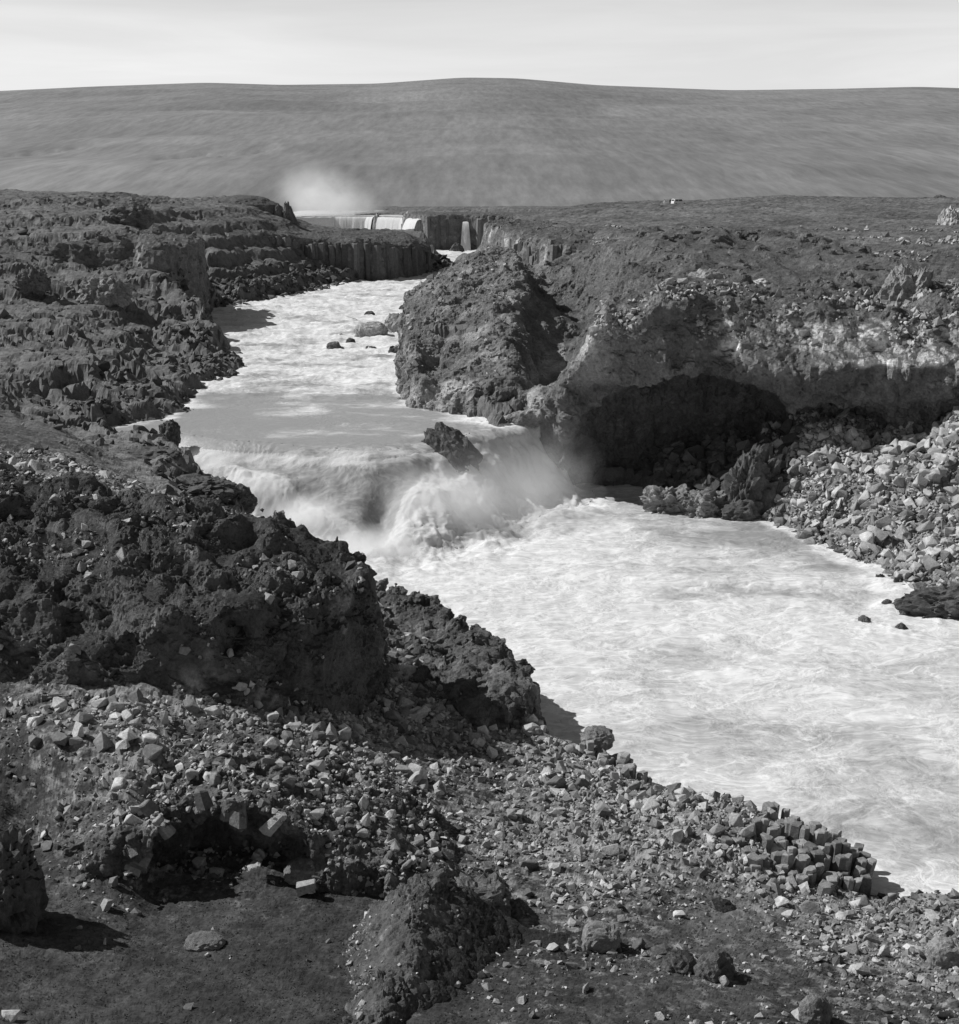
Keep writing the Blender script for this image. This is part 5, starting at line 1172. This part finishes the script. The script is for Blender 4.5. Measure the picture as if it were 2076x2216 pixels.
# left bank
plateau(540, 432, 420, 20, 26, 101, 'squat dark rock pinnacle at the end of the left hand ridge', name='pinnacle', rough=.3, spiky=.35, box=.2, pale=0, moss=.5)
plateau(564, 437, 420, 26, 34, 102, 'hooked dark rock pinnacle at the tip of the left hand ridge', name='pinnacle', rough=.3, spiky=.45, box=.2, lean=(-.10, 0), pale=0, moss=.5)
plateau(470, 418, 424, 150, 34, 103, 'long dark heathy ridge running out to the pinnacles', name='ridge', rough=.08, pale=0, moss=1.2, big=True)
plateau(250, 428, 325, 92, 30, 104, 'dark craggy knoll on the heath of the left bank', rough=.22, pale=0, moss=.8, big=True)
plateau(175, 705, 205, 26, 38, 105, 'upright dark rock fin on the left bank ledges', rough=.3, spiky=.6, pale=.1, moss=.4)
plateau(84, 725, 198, 34, 30, 106, 'stubby dark rock on the lower left bank', rough=.3, spiky=.4, pale=.1, moss=.5)
plateau(60, 560, 240, 60, 36, 107, 'dark mossy hump of lava on the left bank', rough=.28, pale=0, moss=1.0, big=True)
plateau(200, 580, 245, 90, 40, 108, 'broken lava knoll beside the sheer left cliff', rough=.3, pale=.2, moss=.6, big=True)
# near bank
def near(name, px, py, z, w, hh, seed, lab, cat='boulder', **k):
    b = az(px, py, z); Y = b[1]; rx = R_(w, Y) / 2; rz = R_(hh, Y) * 1.05
    crag(name, (b[0], b[1] + rx * .4, z - rz * .2), rx, rx * k.pop('deep', .85), rz * 1.2, seed, lab, cat, k.pop('mat', M_NEAR), None, **k)
near('boulder', 1165, 1852, 4.0, 78, 56, 110, 'flat topped boulder with a lit left face on the stony grass', rough=.16, box=.4, pale=.6, moss=.2)
near('boulder', 1390, 1905, 4.2, 82, 58, 111, 'dark undercut boulder beside a hollow in the grass', rough=.26, pale=.1, moss=.5)
near('boulder', 1320, 1890, 4.1, 70, 40, 112, 'low dark slab leaning over the hollow in the grass', rough=.25, pale=.0, moss=.9)
near('boulder', 1585, 1985, 4.8, 66, 56, 113, 'rounded boulder at the bottom edge of the view', rough=.14, pale=.3, moss=.2)
near('boulder', 1838, 1880, 2.9, 70, 56, 114, 'large pale boulder near the right edge of the stony bank', rough=.16, box=.3, pale=.95, moss=.0)
near('boulder', 1400, 1775, 2.3, 60, 26, 115, 'dark turf covered boulder in the sandy patch', rough=.2, pale=0, moss=1.1)
near('rock', 935, 1800, 3.7, 120, 92, 116, 'blocky mossy rock with an overhanging dark side next to the knoll', 'rock', rough=.2, box=.4, pale=.35, moss=.6, big=True)
near('slab', 395, 1842, 5.5, 84, 22, 117, 'flat pale slab lying in the dark grass', 'slab', rough=.16, pale=.5, moss=.3)
near('rock', 610, 1715, 4.9, 120, 40, 118, 'low arched rock with pale stones at the foot of the mound', 'rock', rough=.2, pale=.4, moss=.3)
near('rock', -10, 1815, 5.9, 170, 190, 119, 'dark rock standing at the left edge of the view', 'rock', rough=.34, box=.2, pale=0, moss=1.2, big=True, deep=.9)
near('boulder', 1000, 1790, 3.6, 70, 40, 120, 'dark rounded boulder in the shadow behind the knoll', rough=.22, pale=0, moss=.5)
near('boulder', 1160, 1450, 2.6, 70, 34, 121, 'pale boulder on top of the columned bank by the pool', rough=.24, pale=.5, moss=.1)
near('rock', 372, 968, 7.2, 150, 34, 125, 'dark wet rock steps beside the cascade', 'rock', mat=M_WETROCK, rough=.28, moss=.3, big=True)
near('rock', 448, 985, 5.2, 84, 40, 126, 'rounded wet rock the cascade spills over', 'rock', mat=M_WETROCK, rough=.24, moss=.2, big=True)
near('rock', 290, 892, 9.6, 100, 18, 127, 'rough dark rock above the cascade on the left bank', 'rock', mat=M_WETROCK, rough=.3, moss=.3)
# row of upright blocks under the outcrop
rng = np.random.default_rng(21)
for i, (px, py, w, hh, lab) in enumerate([(70, 1420, 34, 40, 'upright broken block leaning at the left end of the block row'), (110, 1435, 26, 34, 'narrow upright block with a pale face in the block row'), (150, 1440, 30, 44, 'tall square block in the middle of the block row'), (215, 1425, 44, 40, 'wide block with a shaded hollow beside it'), (262, 1400, 36, 36, 'block propped against the foot of the outcrop'), (318, 1408, 30, 46, 'pale split block at the right end of the block row'), (505, 1432, 40, 36, 'knobbly pale block below the outcrop face'), (575, 1428, 52, 40, 'squared pale block at the outcrop foot, the widest there'), (620, 1440, 30, 28, 'small pale block right of the widest one')]):
    b = az(px, py, 8.9 if px < 400 else 7.6); s = R_(w, b[1]) / 2; hgt = R_(hh, b[1])
    pv, pf = PROTO_W[i % len(PROTO_W)]
    pv = pv[:, [0, 2, 1]] * np.array([s * 1.05, s * 1.2, hgt * .72]) @ np.array(Matrix.Rotation(.5 * i, 3, 'Z')).T
    o = link('stone_block', mesh_np('stone_block', pv, pf), M_STONE); o.location = (b[0], b[1], b[2] + hgt * .35)
    thing(o, lab, 'block', 'blocks under the outcrop')
# ------------------------------------------------------------------ columned rock at the water's edge, near bank
def columned(name, cxp, rx, ry, z0, zt, r, step, seed, lab, fan=.5, maxn=290, yaw=0.0):
    root = empty(name, (cxp[0], cxp[1], 0)); thing(root, lab, 'rock')
    rng = np.random.default_rng(seed); n = 0
    c, s_ = math.cos(yaw), math.sin(yaw)
    nx = int(2 * rx / step) + 2; ny = int(2 * ry / step * 1.15) + 2
    for i in range(nx):
        for j in range(ny):
            x = -rx + (i + .5 * (j % 2)) * step + .75 * step * (rng.random() - .5); y = -ry + j * step * .87 + .75 * step * (rng.random() - .5)
            q2 = (x / rx) ** 2 + (y / ry) ** 2
            if q2 > 1 or n >= maxn: continue
            z1 = z0 + (zt - z0) * math.sqrt(max(0, 1 - q2 * .92)) + (rng.random() - .5) * r * 1.3 + .35 * math.sin(x * 1.7 + seed) * math.cos(y * 2.1)
            X, Y = x * c - y * s_, x * s_ + y * c
            v, f = prism(X, Y, z0 - 1.2, z1, step * .58 * (.75 + .5 * rng.random()), int(rng.integers(5, 7)), rng, (fan * X / rx * .37 + .22 * (rng.random() - .5), fan * Y / ry * .37 + .22 * (rng.random() - .5)), .88)
            link('basalt_column', py_mesh('basalt_column', v, f), M_COLUMN, root); n += 1
    return root
b = az(1440, 1640, 1.6); columned('columned_rock', (b[0], b[1] - .2), 6.6, 4.4, .6, 2.75, .36, .62, 31, 'broad dome of basalt column ends at the edge of the pool', yaw=-.35)
b = az(1578, 1665, 1.0); columned('columned_rock', (b[0] + .3, b[1] + .2), 1.6, 1.5, .2, 1.7, .5, .85, 32, 'cluster of big hexagonal column blocks overhanging the pool', fan=1.2)
b = az(1130, 1490, 2.0); columned('columned_rock', (b[0], b[1] + .6), 4.2, 2.2, .8, 2.9, .36, .66, 33, 'short columned step of rock beside the pool below the broken shelf', yaw=-.5, fan=.3)

# ------------------------------------------------------------------ the big falls far upstream
def fall_sheet(name, line, ztop, zbot, bulge, seed, lab, step=.35, group=None, flare=0.0):
    line = np.asarray(line, float); seg = np.linalg.norm(np.diff(line, axis=0), axis=1); cs = np.concatenate([[0], np.cumsum(seg)])
    n = max(6, int(cs[-1] / step)); u = np.linspace(0, cs[-1], n); x = np.interp(u, cs, line[:, 0]); y = np.interp(u, cs, line[:, 1])
    tx, ty = np.gradient(x), np.gradient(y); ln = np.hypot(tx, ty); nx, ny = ty / ln, -tx / ln
    fl = np.where(ny > 0, -1, 1); nx, ny = nx * fl, ny * fl
    t = np.linspace(-.25, 1, 26)
    T_, U = np.meshgrid(t, u, indexing='ij')
    out = bulge * np.clip(T_, 0, 1) ** .5 - 4.0 * np.clip(-T_, 0, 1) * 2
    P = np.stack([U.ravel() + seed * 50, T_.ravel() * 1.2, 0 * U.ravel()], 1)
    st = fbm(P, (1.1, 2.2, 1), 4, .6, seed, 'r').reshape(T_.shape); rag = fbm(P, (2.6, 50, 1), 3, .6, seed + 3).reshape(T_.shape)
    out = out + (st * .5 + rag * .6) * np.clip(T_ + .1, 0, 1)
    lipn = fbm(np.stack([u + seed * 31, 0 * u, 0 * u], 1), 3.0, 3, .6, 9) * .7
    Z = ztop - (ztop - zbot) * np.clip(T_, 0, 1) ** 1.15 + lipn[None] * sstep(-.25, .05, T_) - .25 + rag * .5 * np.clip(T_, 0, 1)
    mid = cs[-1] / 2; fl_ = (U - mid) * (flare * np.clip(T_, 0, 1) ** .8)
    V = np.stack([x[None] + nx[None] * out + (tx / ln)[None] * fl_, y[None] + ny[None] * out + (ty / ln)[None] * fl_, Z], -1).reshape(-1, 3)
    foam = np.clip(.82 + st * .25 + rag * .3, .25, 1).ravel()
    F = grid_faces(*T_.shape)
    o = link(name, mesh_np(name, V, F, {'foam': foam}, smooth=True), M_FALL)
    return thing(o, lab, 'waterfall', group)
fall_sheet('waterfall', [(-84, 606), (-76, 618), (-62, 626), (-48, 624), (-44.5, 619)], 23.1, 10.6, 2.5, 1, 'wide white curtain of the big falls rising behind the promontory')
fall_sheet('waterfall', [(-42.5, 617), (-38, 612), (-32, 606), (-30.5, 603)], 23.1, 10.6, 2.3, 2, 'shorter white curtain of the big falls to the right of the wide one')
fall_sheet('waterfall', [(-28.2, 588), (-25.4, 573), (-23.2, 566.5)], 23.3, 10.6, 4.2, 3, 'slanting white fall at the left end of the columned wall', flare=.25)
fall_sheet('waterfall', [(-6.4, 565.2), (-4.3, 565.2)], 22.6, 10.6, 4.4, 4, 'narrow white waterfall dropping alone over the columned wall', flare=1.0)
crag('fall_rock', (-43.5, 619, 10), 1.6, 2.5, 14.0, 131, 'dark rib of rock between the two curtains of the big falls', 'rock', M_ROCK, rough=.12, box=.3, moss=.2)
crag('fall_rock', (-29.6, 599, 10), 2.3, 5.0, 14.6, 132, 'dark buttress between the curtains and the slanting fall', 'rock', M_ROCK, rough=.14, box=.3, moss=.3)
def lip_water():
    X, Y = np.meshgrid(np.linspace(-92, -21, 60), np.linspace(0, 1, 30))
    y0 = np.interp(X, [-92, -84, -76, -62, -48, -43, -30, -25, -21], [604, 610, 622, 630, 628, 621, 607, 577, 570])
    Yw = y0 + Y * (760 - y0)
    P = np.stack([X.ravel(), Yw.ravel(), 0 * X.ravel()], 1)
    Z = 23.05 + fbm(P, 5, 3, .5, 7).reshape(X.shape) * .12
    F = grid_faces(*X.shape)
    link('river_water', mesh_np('river_water', np.stack([X, Yw, Z], -1).reshape(-1, 3), F, {'foam': np.full(X.size, .5)}, True), M_WATER, kind='structure')
lip_water()

# ------------------------------------------------------------------ visitors and a car on the skyline
M_WHITE = flat_mat('white_paint', .7, .35, .5); M_TYRE = flat_mat('tyre_rubber', .03, .8); M_PANE = flat_mat('dark_window_glass', .03, .1, .6); M_CHROME = flat_mat('bright_metal', .5, .3, .6)
M_SKIN = flat_mat('skin', .3, .6); M_CLOTH = [flat_mat('pale_cloth', .6, .9), flat_mat('dark_cloth', .03, .9), flat_mat('dark_wool', .045, .9)]; M_HAIR = flat_mat('dark_hair', .02, .7)
def extrude_profile(prof, x0, x1):
    n = len(prof); V = [(x0, y, z) for y, z in prof] + [(x1, y, z) for y, z in prof]
    F = [[i, (i + 1) % n, n + (i + 1) % n, n + i] for i in range(n)] + [list(range(n))[::-1], list(range(n, 2 * n))]
    return V, F
def box(name, mat, parent, x, y, z, sx, sy, sz, bev=.02):
    bm = bmesh.new(); bmesh.ops.create_cube(bm, size=1)
    for v in bm.verts: v.co = (v.co.x * sx + x, v.co.y * sy + y, v.co.z * sz + z)
    bmesh.ops.bevel(bm, geom=bm.edges[:], offset=bev, segments=1, affect='EDGES')
    me = bpy.data.meshes.new(name); bm.to_mesh(me); bm.free(); return link(name, me, mat, parent)
def make_car(loc, rz):
    t = empty('car', loc, rz); thing(t, 'white estate car parked on the heath skyline beside two people', 'car')
    prof = [(-2.0, .35), (-2.05, .75), (-1.95, 1.0), (-1.75, 1.62), (-1.6, 1.70), (.35, 1.70), (.5, 1.64), (1.05, 1.02), (1.95, .88), (2.05, .7), (2.05, .35)]
    v, f = extrude_profile(prof, -.84, .84)
    bm = bmesh.new(); vs = [bm.verts.new(p) for p in v]
    for q_ in f: bm.faces.new([vs[i] for i in q_])
    bmesh.ops.bevel(bm, geom=bm.edges[:], offset=.06, segments=2, affect='EDGES'); bmesh.ops.recalc_face_normals(bm, faces=bm.faces[:])
    me = bpy.data.meshes.new('body'); bm.to_mesh(me); bm.free(); link('body', me, M_WHITE, t)
    for s in (-1, 1):
        for y0, y1 in ((-1.55, -.65), (-.55, .42)):
            link('window', py_mesh('window', [(s * .85, y0, 1.06), (s * .85, y1 + (.28 if y1 > 0 else 0), 1.06), (s * .85, y1, 1.55), (s * .85, y0 + (.05 if y0 < -1 else 0), 1.55), (s * .835, y0, 1.06), (s * .835, y1 + (.28 if y1 > 0 else 0), 1.06), (s * .835, y1, 1.55), (s * .835, y0, 1.55)], [[0, 1, 2, 3], [4, 7, 6, 5], [0, 4, 5, 1], [1, 5, 6, 2], [2, 6, 7, 3], [3, 7, 4, 0]]), M_PANE, t)
        box('headlight', M_CHROME, t, s * .6, 2.05, .72, .26, .06, .18)
        for y in (-1.25, 1.3):
            w_ = empty('wheel', (s * .78, y, .33)); w_.parent = t
            bm = bmesh.new(); bmesh.ops.create_cone(bm, cap_ends=True, segments=20, radius1=.33, radius2=.33, depth=.2, matrix=Matrix.Rotation(math.pi / 2, 4, 'Y'))
            bmesh.ops.bevel(bm, geom=[e for e in bm.edges if len(e.link_faces) == 2 and any(len(f_.verts) > 4 for f_ in e.link_faces)], offset=.04, segments=2, affect='EDGES')
            me = bpy.data.meshes.new('tyre'); bm.to_mesh(me); bm.free(); link('tyre', me, M_TYRE, w_)
            bm = bmesh.new(); bmesh.ops.create_cone(bm, cap_ends=True, segments=16, radius1=.19, radius2=.16, depth=.22, matrix=Matrix.Rotation(math.pi / 2, 4, 'Y'))
            me = bpy.data.meshes.new('rim'); bm.to_mesh(me); bm.free(); link('rim', me, M_CHROME, w_)
    link('windscreen', py_mesh('windscreen', [(-.7, 1.0, 1.1), (.7, 1.0, 1.1), (.62, .55, 1.62), (-.62, .55, 1.62)], [[0, 1, 2, 3]]), M_PANE, t)
    link('rear_window', py_mesh('rear_window', [(-.65, -1.95, 1.08), (.65, -1.95, 1.08), (.6, -1.79, 1.56), (-.6, -1.79, 1.56)], [[3, 2, 1, 0]]), M_PANE, t)
    box('bumper', M_CHROME, t, 0, 2.08, .45, 1.5, .1, .14); box('bumper', M_CHROME, t, 0, -2.08, .45, 1.5, .1, .14)
    return t
def make_person(loc, rz, mat, lab, arm=0.2):
    t = empty('person', loc, rz); thing(t, lab, 'person')
    J = dict(pel=(0, 0, .95, .14), waist=(0, 0, 1.1, .125), chest=(0, 0, 1.32, .15), neck=(0, 0, 1.5, .06), head=(0, .015, 1.62, .095), top=(0, .01, 1.72, .075))
    E_ = [('pel', 'waist'), ('waist', 'chest'), ('chest', 'neck'), ('neck', 'head'), ('head', 'top')]
    for s, k in ((-1, 'l'), (1, 'r')):
        J.update({k + 'hip': (s * .09, 0, .88, .095), k + 'knee': (s * .11, .03, .48, .06), k + 'ank': (s * .12, -.02, .09, .042), k + 'toe': (s * .14, .14, .04, .04), k + 'sh': (s * .19, 0, 1.42, .06), k + 'el': (s * (.25 + arm * .2), -.03, 1.13, .045), k + 'wr': (s * (.26 + arm * .2), .06, .88, .032), k + 'hand': (s * (.26 + arm * .2), .09, .77, .035)})
        E_ += [('pel', k + 'hip'), (k + 'hip', k + 'knee'), (k + 'knee', k + 'ank'), (k + 'ank', k + 'toe'), ('chest', k + 'sh'), (k + 'sh', k + 'el'), (k + 'el', k + 'wr'), (k + 'wr', k + 'hand')]
    names = list(J); me = bpy.data.meshes.new('body'); me.from_pydata([J[n][:3] for n in names], [(names.index(a), names.index(b_)) for a, b_ in E_], [])
    o = link('body', me, mat, t)
    sk = o.modifiers.new('skin', 'SKIN'); su = o.modifiers.new('sub', 'SUBSURF'); su.levels = su.render_levels = 1
    for i, n in enumerate(names):
        me.skin_vertices[0].data[i].radius = (J[n][3], J[n][3]); me.skin_vertices[0].data[i].use_root = n == 'pel'
    me.materials.append(M_SKIN)
    V, F = ico(2); W = V * np.array([.105, .115, .10]) + np.array([0, -.012, 1.695]); F = F[(W[F][:, :, 2].mean(1) > 1.66) | (W[F][:, :, 1].mean(1) < -.03)]
    link('hair', mesh_np('hair', W, F, None, True), M_HAIR, t)
    return t

def sky_pt(px, Y):
    """ground point on the right hand ridge under a picture column"""
    x = ray(px, 395)[0] / ray(px, 395)[1] * Y
    return (x, Y, low_z(x, Y))
CAR = sky_pt(1318, 402); make_car((CAR[0], CAR[1], CAR[2] - .05), math.radians(-68))
make_person(sky_pt(1290, 400), 2.6, M_CLOTH[0], 'person in pale clothes standing apart on the heath skyline')
make_person(sky_pt(1301, 403), .6, M_CLOTH[1], 'person in dark clothes halfway between the pale person and the car')
make_person(sky_pt(1309.5, 401), -1.0, M_CLOTH[2], 'person in dark clothes standing close to the white car')
# ------------------------------------------------------------------ tufts of grass in the near turf
def grass():
    rng = np.random.default_rng(77)
    m = (_gc[:, 1] < 100) & (_gc[:, 2] > 1.5) & (np.abs(_gc[:, 0] / _gc[:, 1]) < .40)
    def w(c):
        r = np.clip(S_LOW(c[:, 0], c[:, 1])[:, 1], 0, 1); n = fbm(np.column_stack([c[:, :2], 0 * c[:, 0]]), 2.2, 3, .55, 170)
        return np.clip(1.0 - 1.5 * r + n * .6, 0, 1) * sstep(110, 60, c[:, 1])
    P = pick_faces(GV, GF[m], w, 12000, rng)
    hv, hf, hn = KEPT['masses'][2]; up = hn[hf].mean(1)[:, 2] > .55
    P = np.vstack([P, pick_faces(hv, hf[up], lambda c: sstep(-.1, .3, fbm(c, 3, 3, .5, 171)), 6000, rng)])
    n = len(P); V, F = [], []
    for k in range(3):
        a = rng.random(n) * 6.283; hgt = (.04 + .07 * rng.random(n) ** 1.5); wd = .03 + .03 * rng.random(n); ln = hgt * (.2 + .9 * rng.random(n))
        d = np.stack([np.cos(a), np.sin(a), 0 * a], 1); q = np.stack([-np.sin(a), np.cos(a), 0 * a], 1)
        base = P + d * .05 - np.array([0, 0, .03])
        V.append(np.stack([base - q * wd[:, None], base + q * wd[:, None], base + d * ln[:, None] + np.array([0, 0, 1]) * hgt[:, None]], 1).reshape(-1, 3))
        F.append(np.arange(n * 3).reshape(-1, 3) + k * n * 3)
    m_, nt, bs = new_mat('grass_blades'); T = NT(nt)
    T.l(T.math('MULTIPLY', T.rng(T.tex(.8, 5, .7),   .3, .7, .5, 1.6), .07), bs.inputs['Base Color'])
    tr = T.n('ShaderNodeBsdfTranslucent'); tr.inputs[0].default_value = (.10, .10, .10, 1); mx = T.n('ShaderNodeMixShader'); mx.inputs[0].default_value = .55
    T.l(bs.outputs[0], mx.inputs[1]); T.l(tr.outputs[0], mx.inputs[2]); T.l(mx.outputs[0], [q_ for q_ in nt.nodes if q_.type == 'OUTPUT_MATERIAL'][0].inputs[0])
    link('grass', mesh_np('grass', np.vstack(V), np.vstack(F)), m_, kind='stuff'); TRI[0] += n * 3
grass()

# ------------------------------------------------------------------ spray
def mist(loc, rad, dens, scale, seed, power=1.6, shear=(0, 0), rot=0.0):
    V, F = ico(3)
    W = V * np.array(rad)
    W[:, 0] += shear[0] * (W[:, 2] + rad[2]); W[:, 1] += shear[1] * (W[:, 2] + rad[2])
    o = link('mist', mesh_np('mist', W, F), None, kind='stuff'); o.location = loc
    m = bpy.data.materials.new('spray'); m.use_nodes = True; nt = m.node_tree
    for n in list(nt.nodes): nt.nodes.remove(n)
    T = NT(nt); out = T.n('ShaderNodeOutputMaterial'); pv = T.n('ShaderNodeVolumePrincipled')
    pv.inputs['Color'].default_value = (1, 1, 1, 1); pv.inputs['Anisotropy'].default_value = .25
    tc_ = T.n('ShaderNodeTexCoord')
    def vm(op, a, b):
        x = T.n('ShaderNodeVectorMath', operation=op); T.l(a, x.inputs[0]); x.inputs[1].default_value = b; return x.outputs[0]
    sp = T.n('ShaderNodeSeparateXYZ'); T.l(tc_.outputs['Object'], sp.inputs[0])
    hz = T.math('ADD', sp.outputs[2], rad[2])
    cx_ = T.n('ShaderNodeCombineXYZ')
    T.l(T.math('MULTIPLY', T.math('SUBTRACT', sp.outputs[0], T.math('MULTIPLY', hz, shear[0])), 1 / rad[0]), cx_.inputs[0])
    T.l(T.math('MULTIPLY', T.math('SUBTRACT', sp.outputs[1], T.math('MULTIPLY', hz, shear[1])), 1 / rad[1]), cx_.inputs[1])
    T.l(T.math('MULTIPLY', sp.outputs[2], 1 / rad[2]), cx_.inputs[2])
    ln_ = T.n('ShaderNodeVectorMath', operation='LENGTH'); T.l(cx_.outputs[0], ln_.inputs[0])
    fall = T.math('POWER', T.rng(ln_.outputs['Value'], 1.0, 0.0), power)
    nz = T.tex(scale, 4, .6, None, .3, tc_.outputs['Object'])
    low = T.rng(cx_.outputs[2] if False else T.math('MULTIPLY', sp.outputs[2], 1 / rad[2]), 1.0, -1.0, .25, 1.0)
    T.l(T.math('MULTIPLY', T.math('MULTIPLY', T.math('MULTIPLY', fall, low), T.rng(nz, .32, .68, .15, 1.6)), dens), pv.inputs['Density'])
    T.l(pv.outputs[0], out.inputs['Volume'])
    o.data.materials.append(m)
    return o
mist((0.5, 152.5, 3.6), (10.5, 7.5, 7.0), .20, .30, 1)
mist((7.0, 157.0, 4.2), (7.5, 6.0, 8.5), .20, .33, 2)
# torn water thrown up where the arms of the fall land
mist((-4.5, 149.0, 2.6), (7.5, 5.5, 5.0), 1.1, 1.0, 3, 1.2)
mist((-29.5, 155.0, 6.4), (3.8, 3.0, 1.9), .7, 1.1, 4, 1.2)
mist((-24.0, 149.5, 4.8), (4.4, 3.4, 2.4), .8, 1.0, 5, 1.2)
mist((-17.8, 144.5, 2.6), (4.8, 3.8, 3.0), 1.1, .9, 6, 1.2)
mist((-11.5, 138.5, .9), (7.0, 4.6, 2.6), .9, .7, 7, 1.2)
mist((-51, 655, 27), (25, 16, 23), .24, .08, 8, 1.25, (-.62, 0))
print('TRIANGLES', TRI[0])
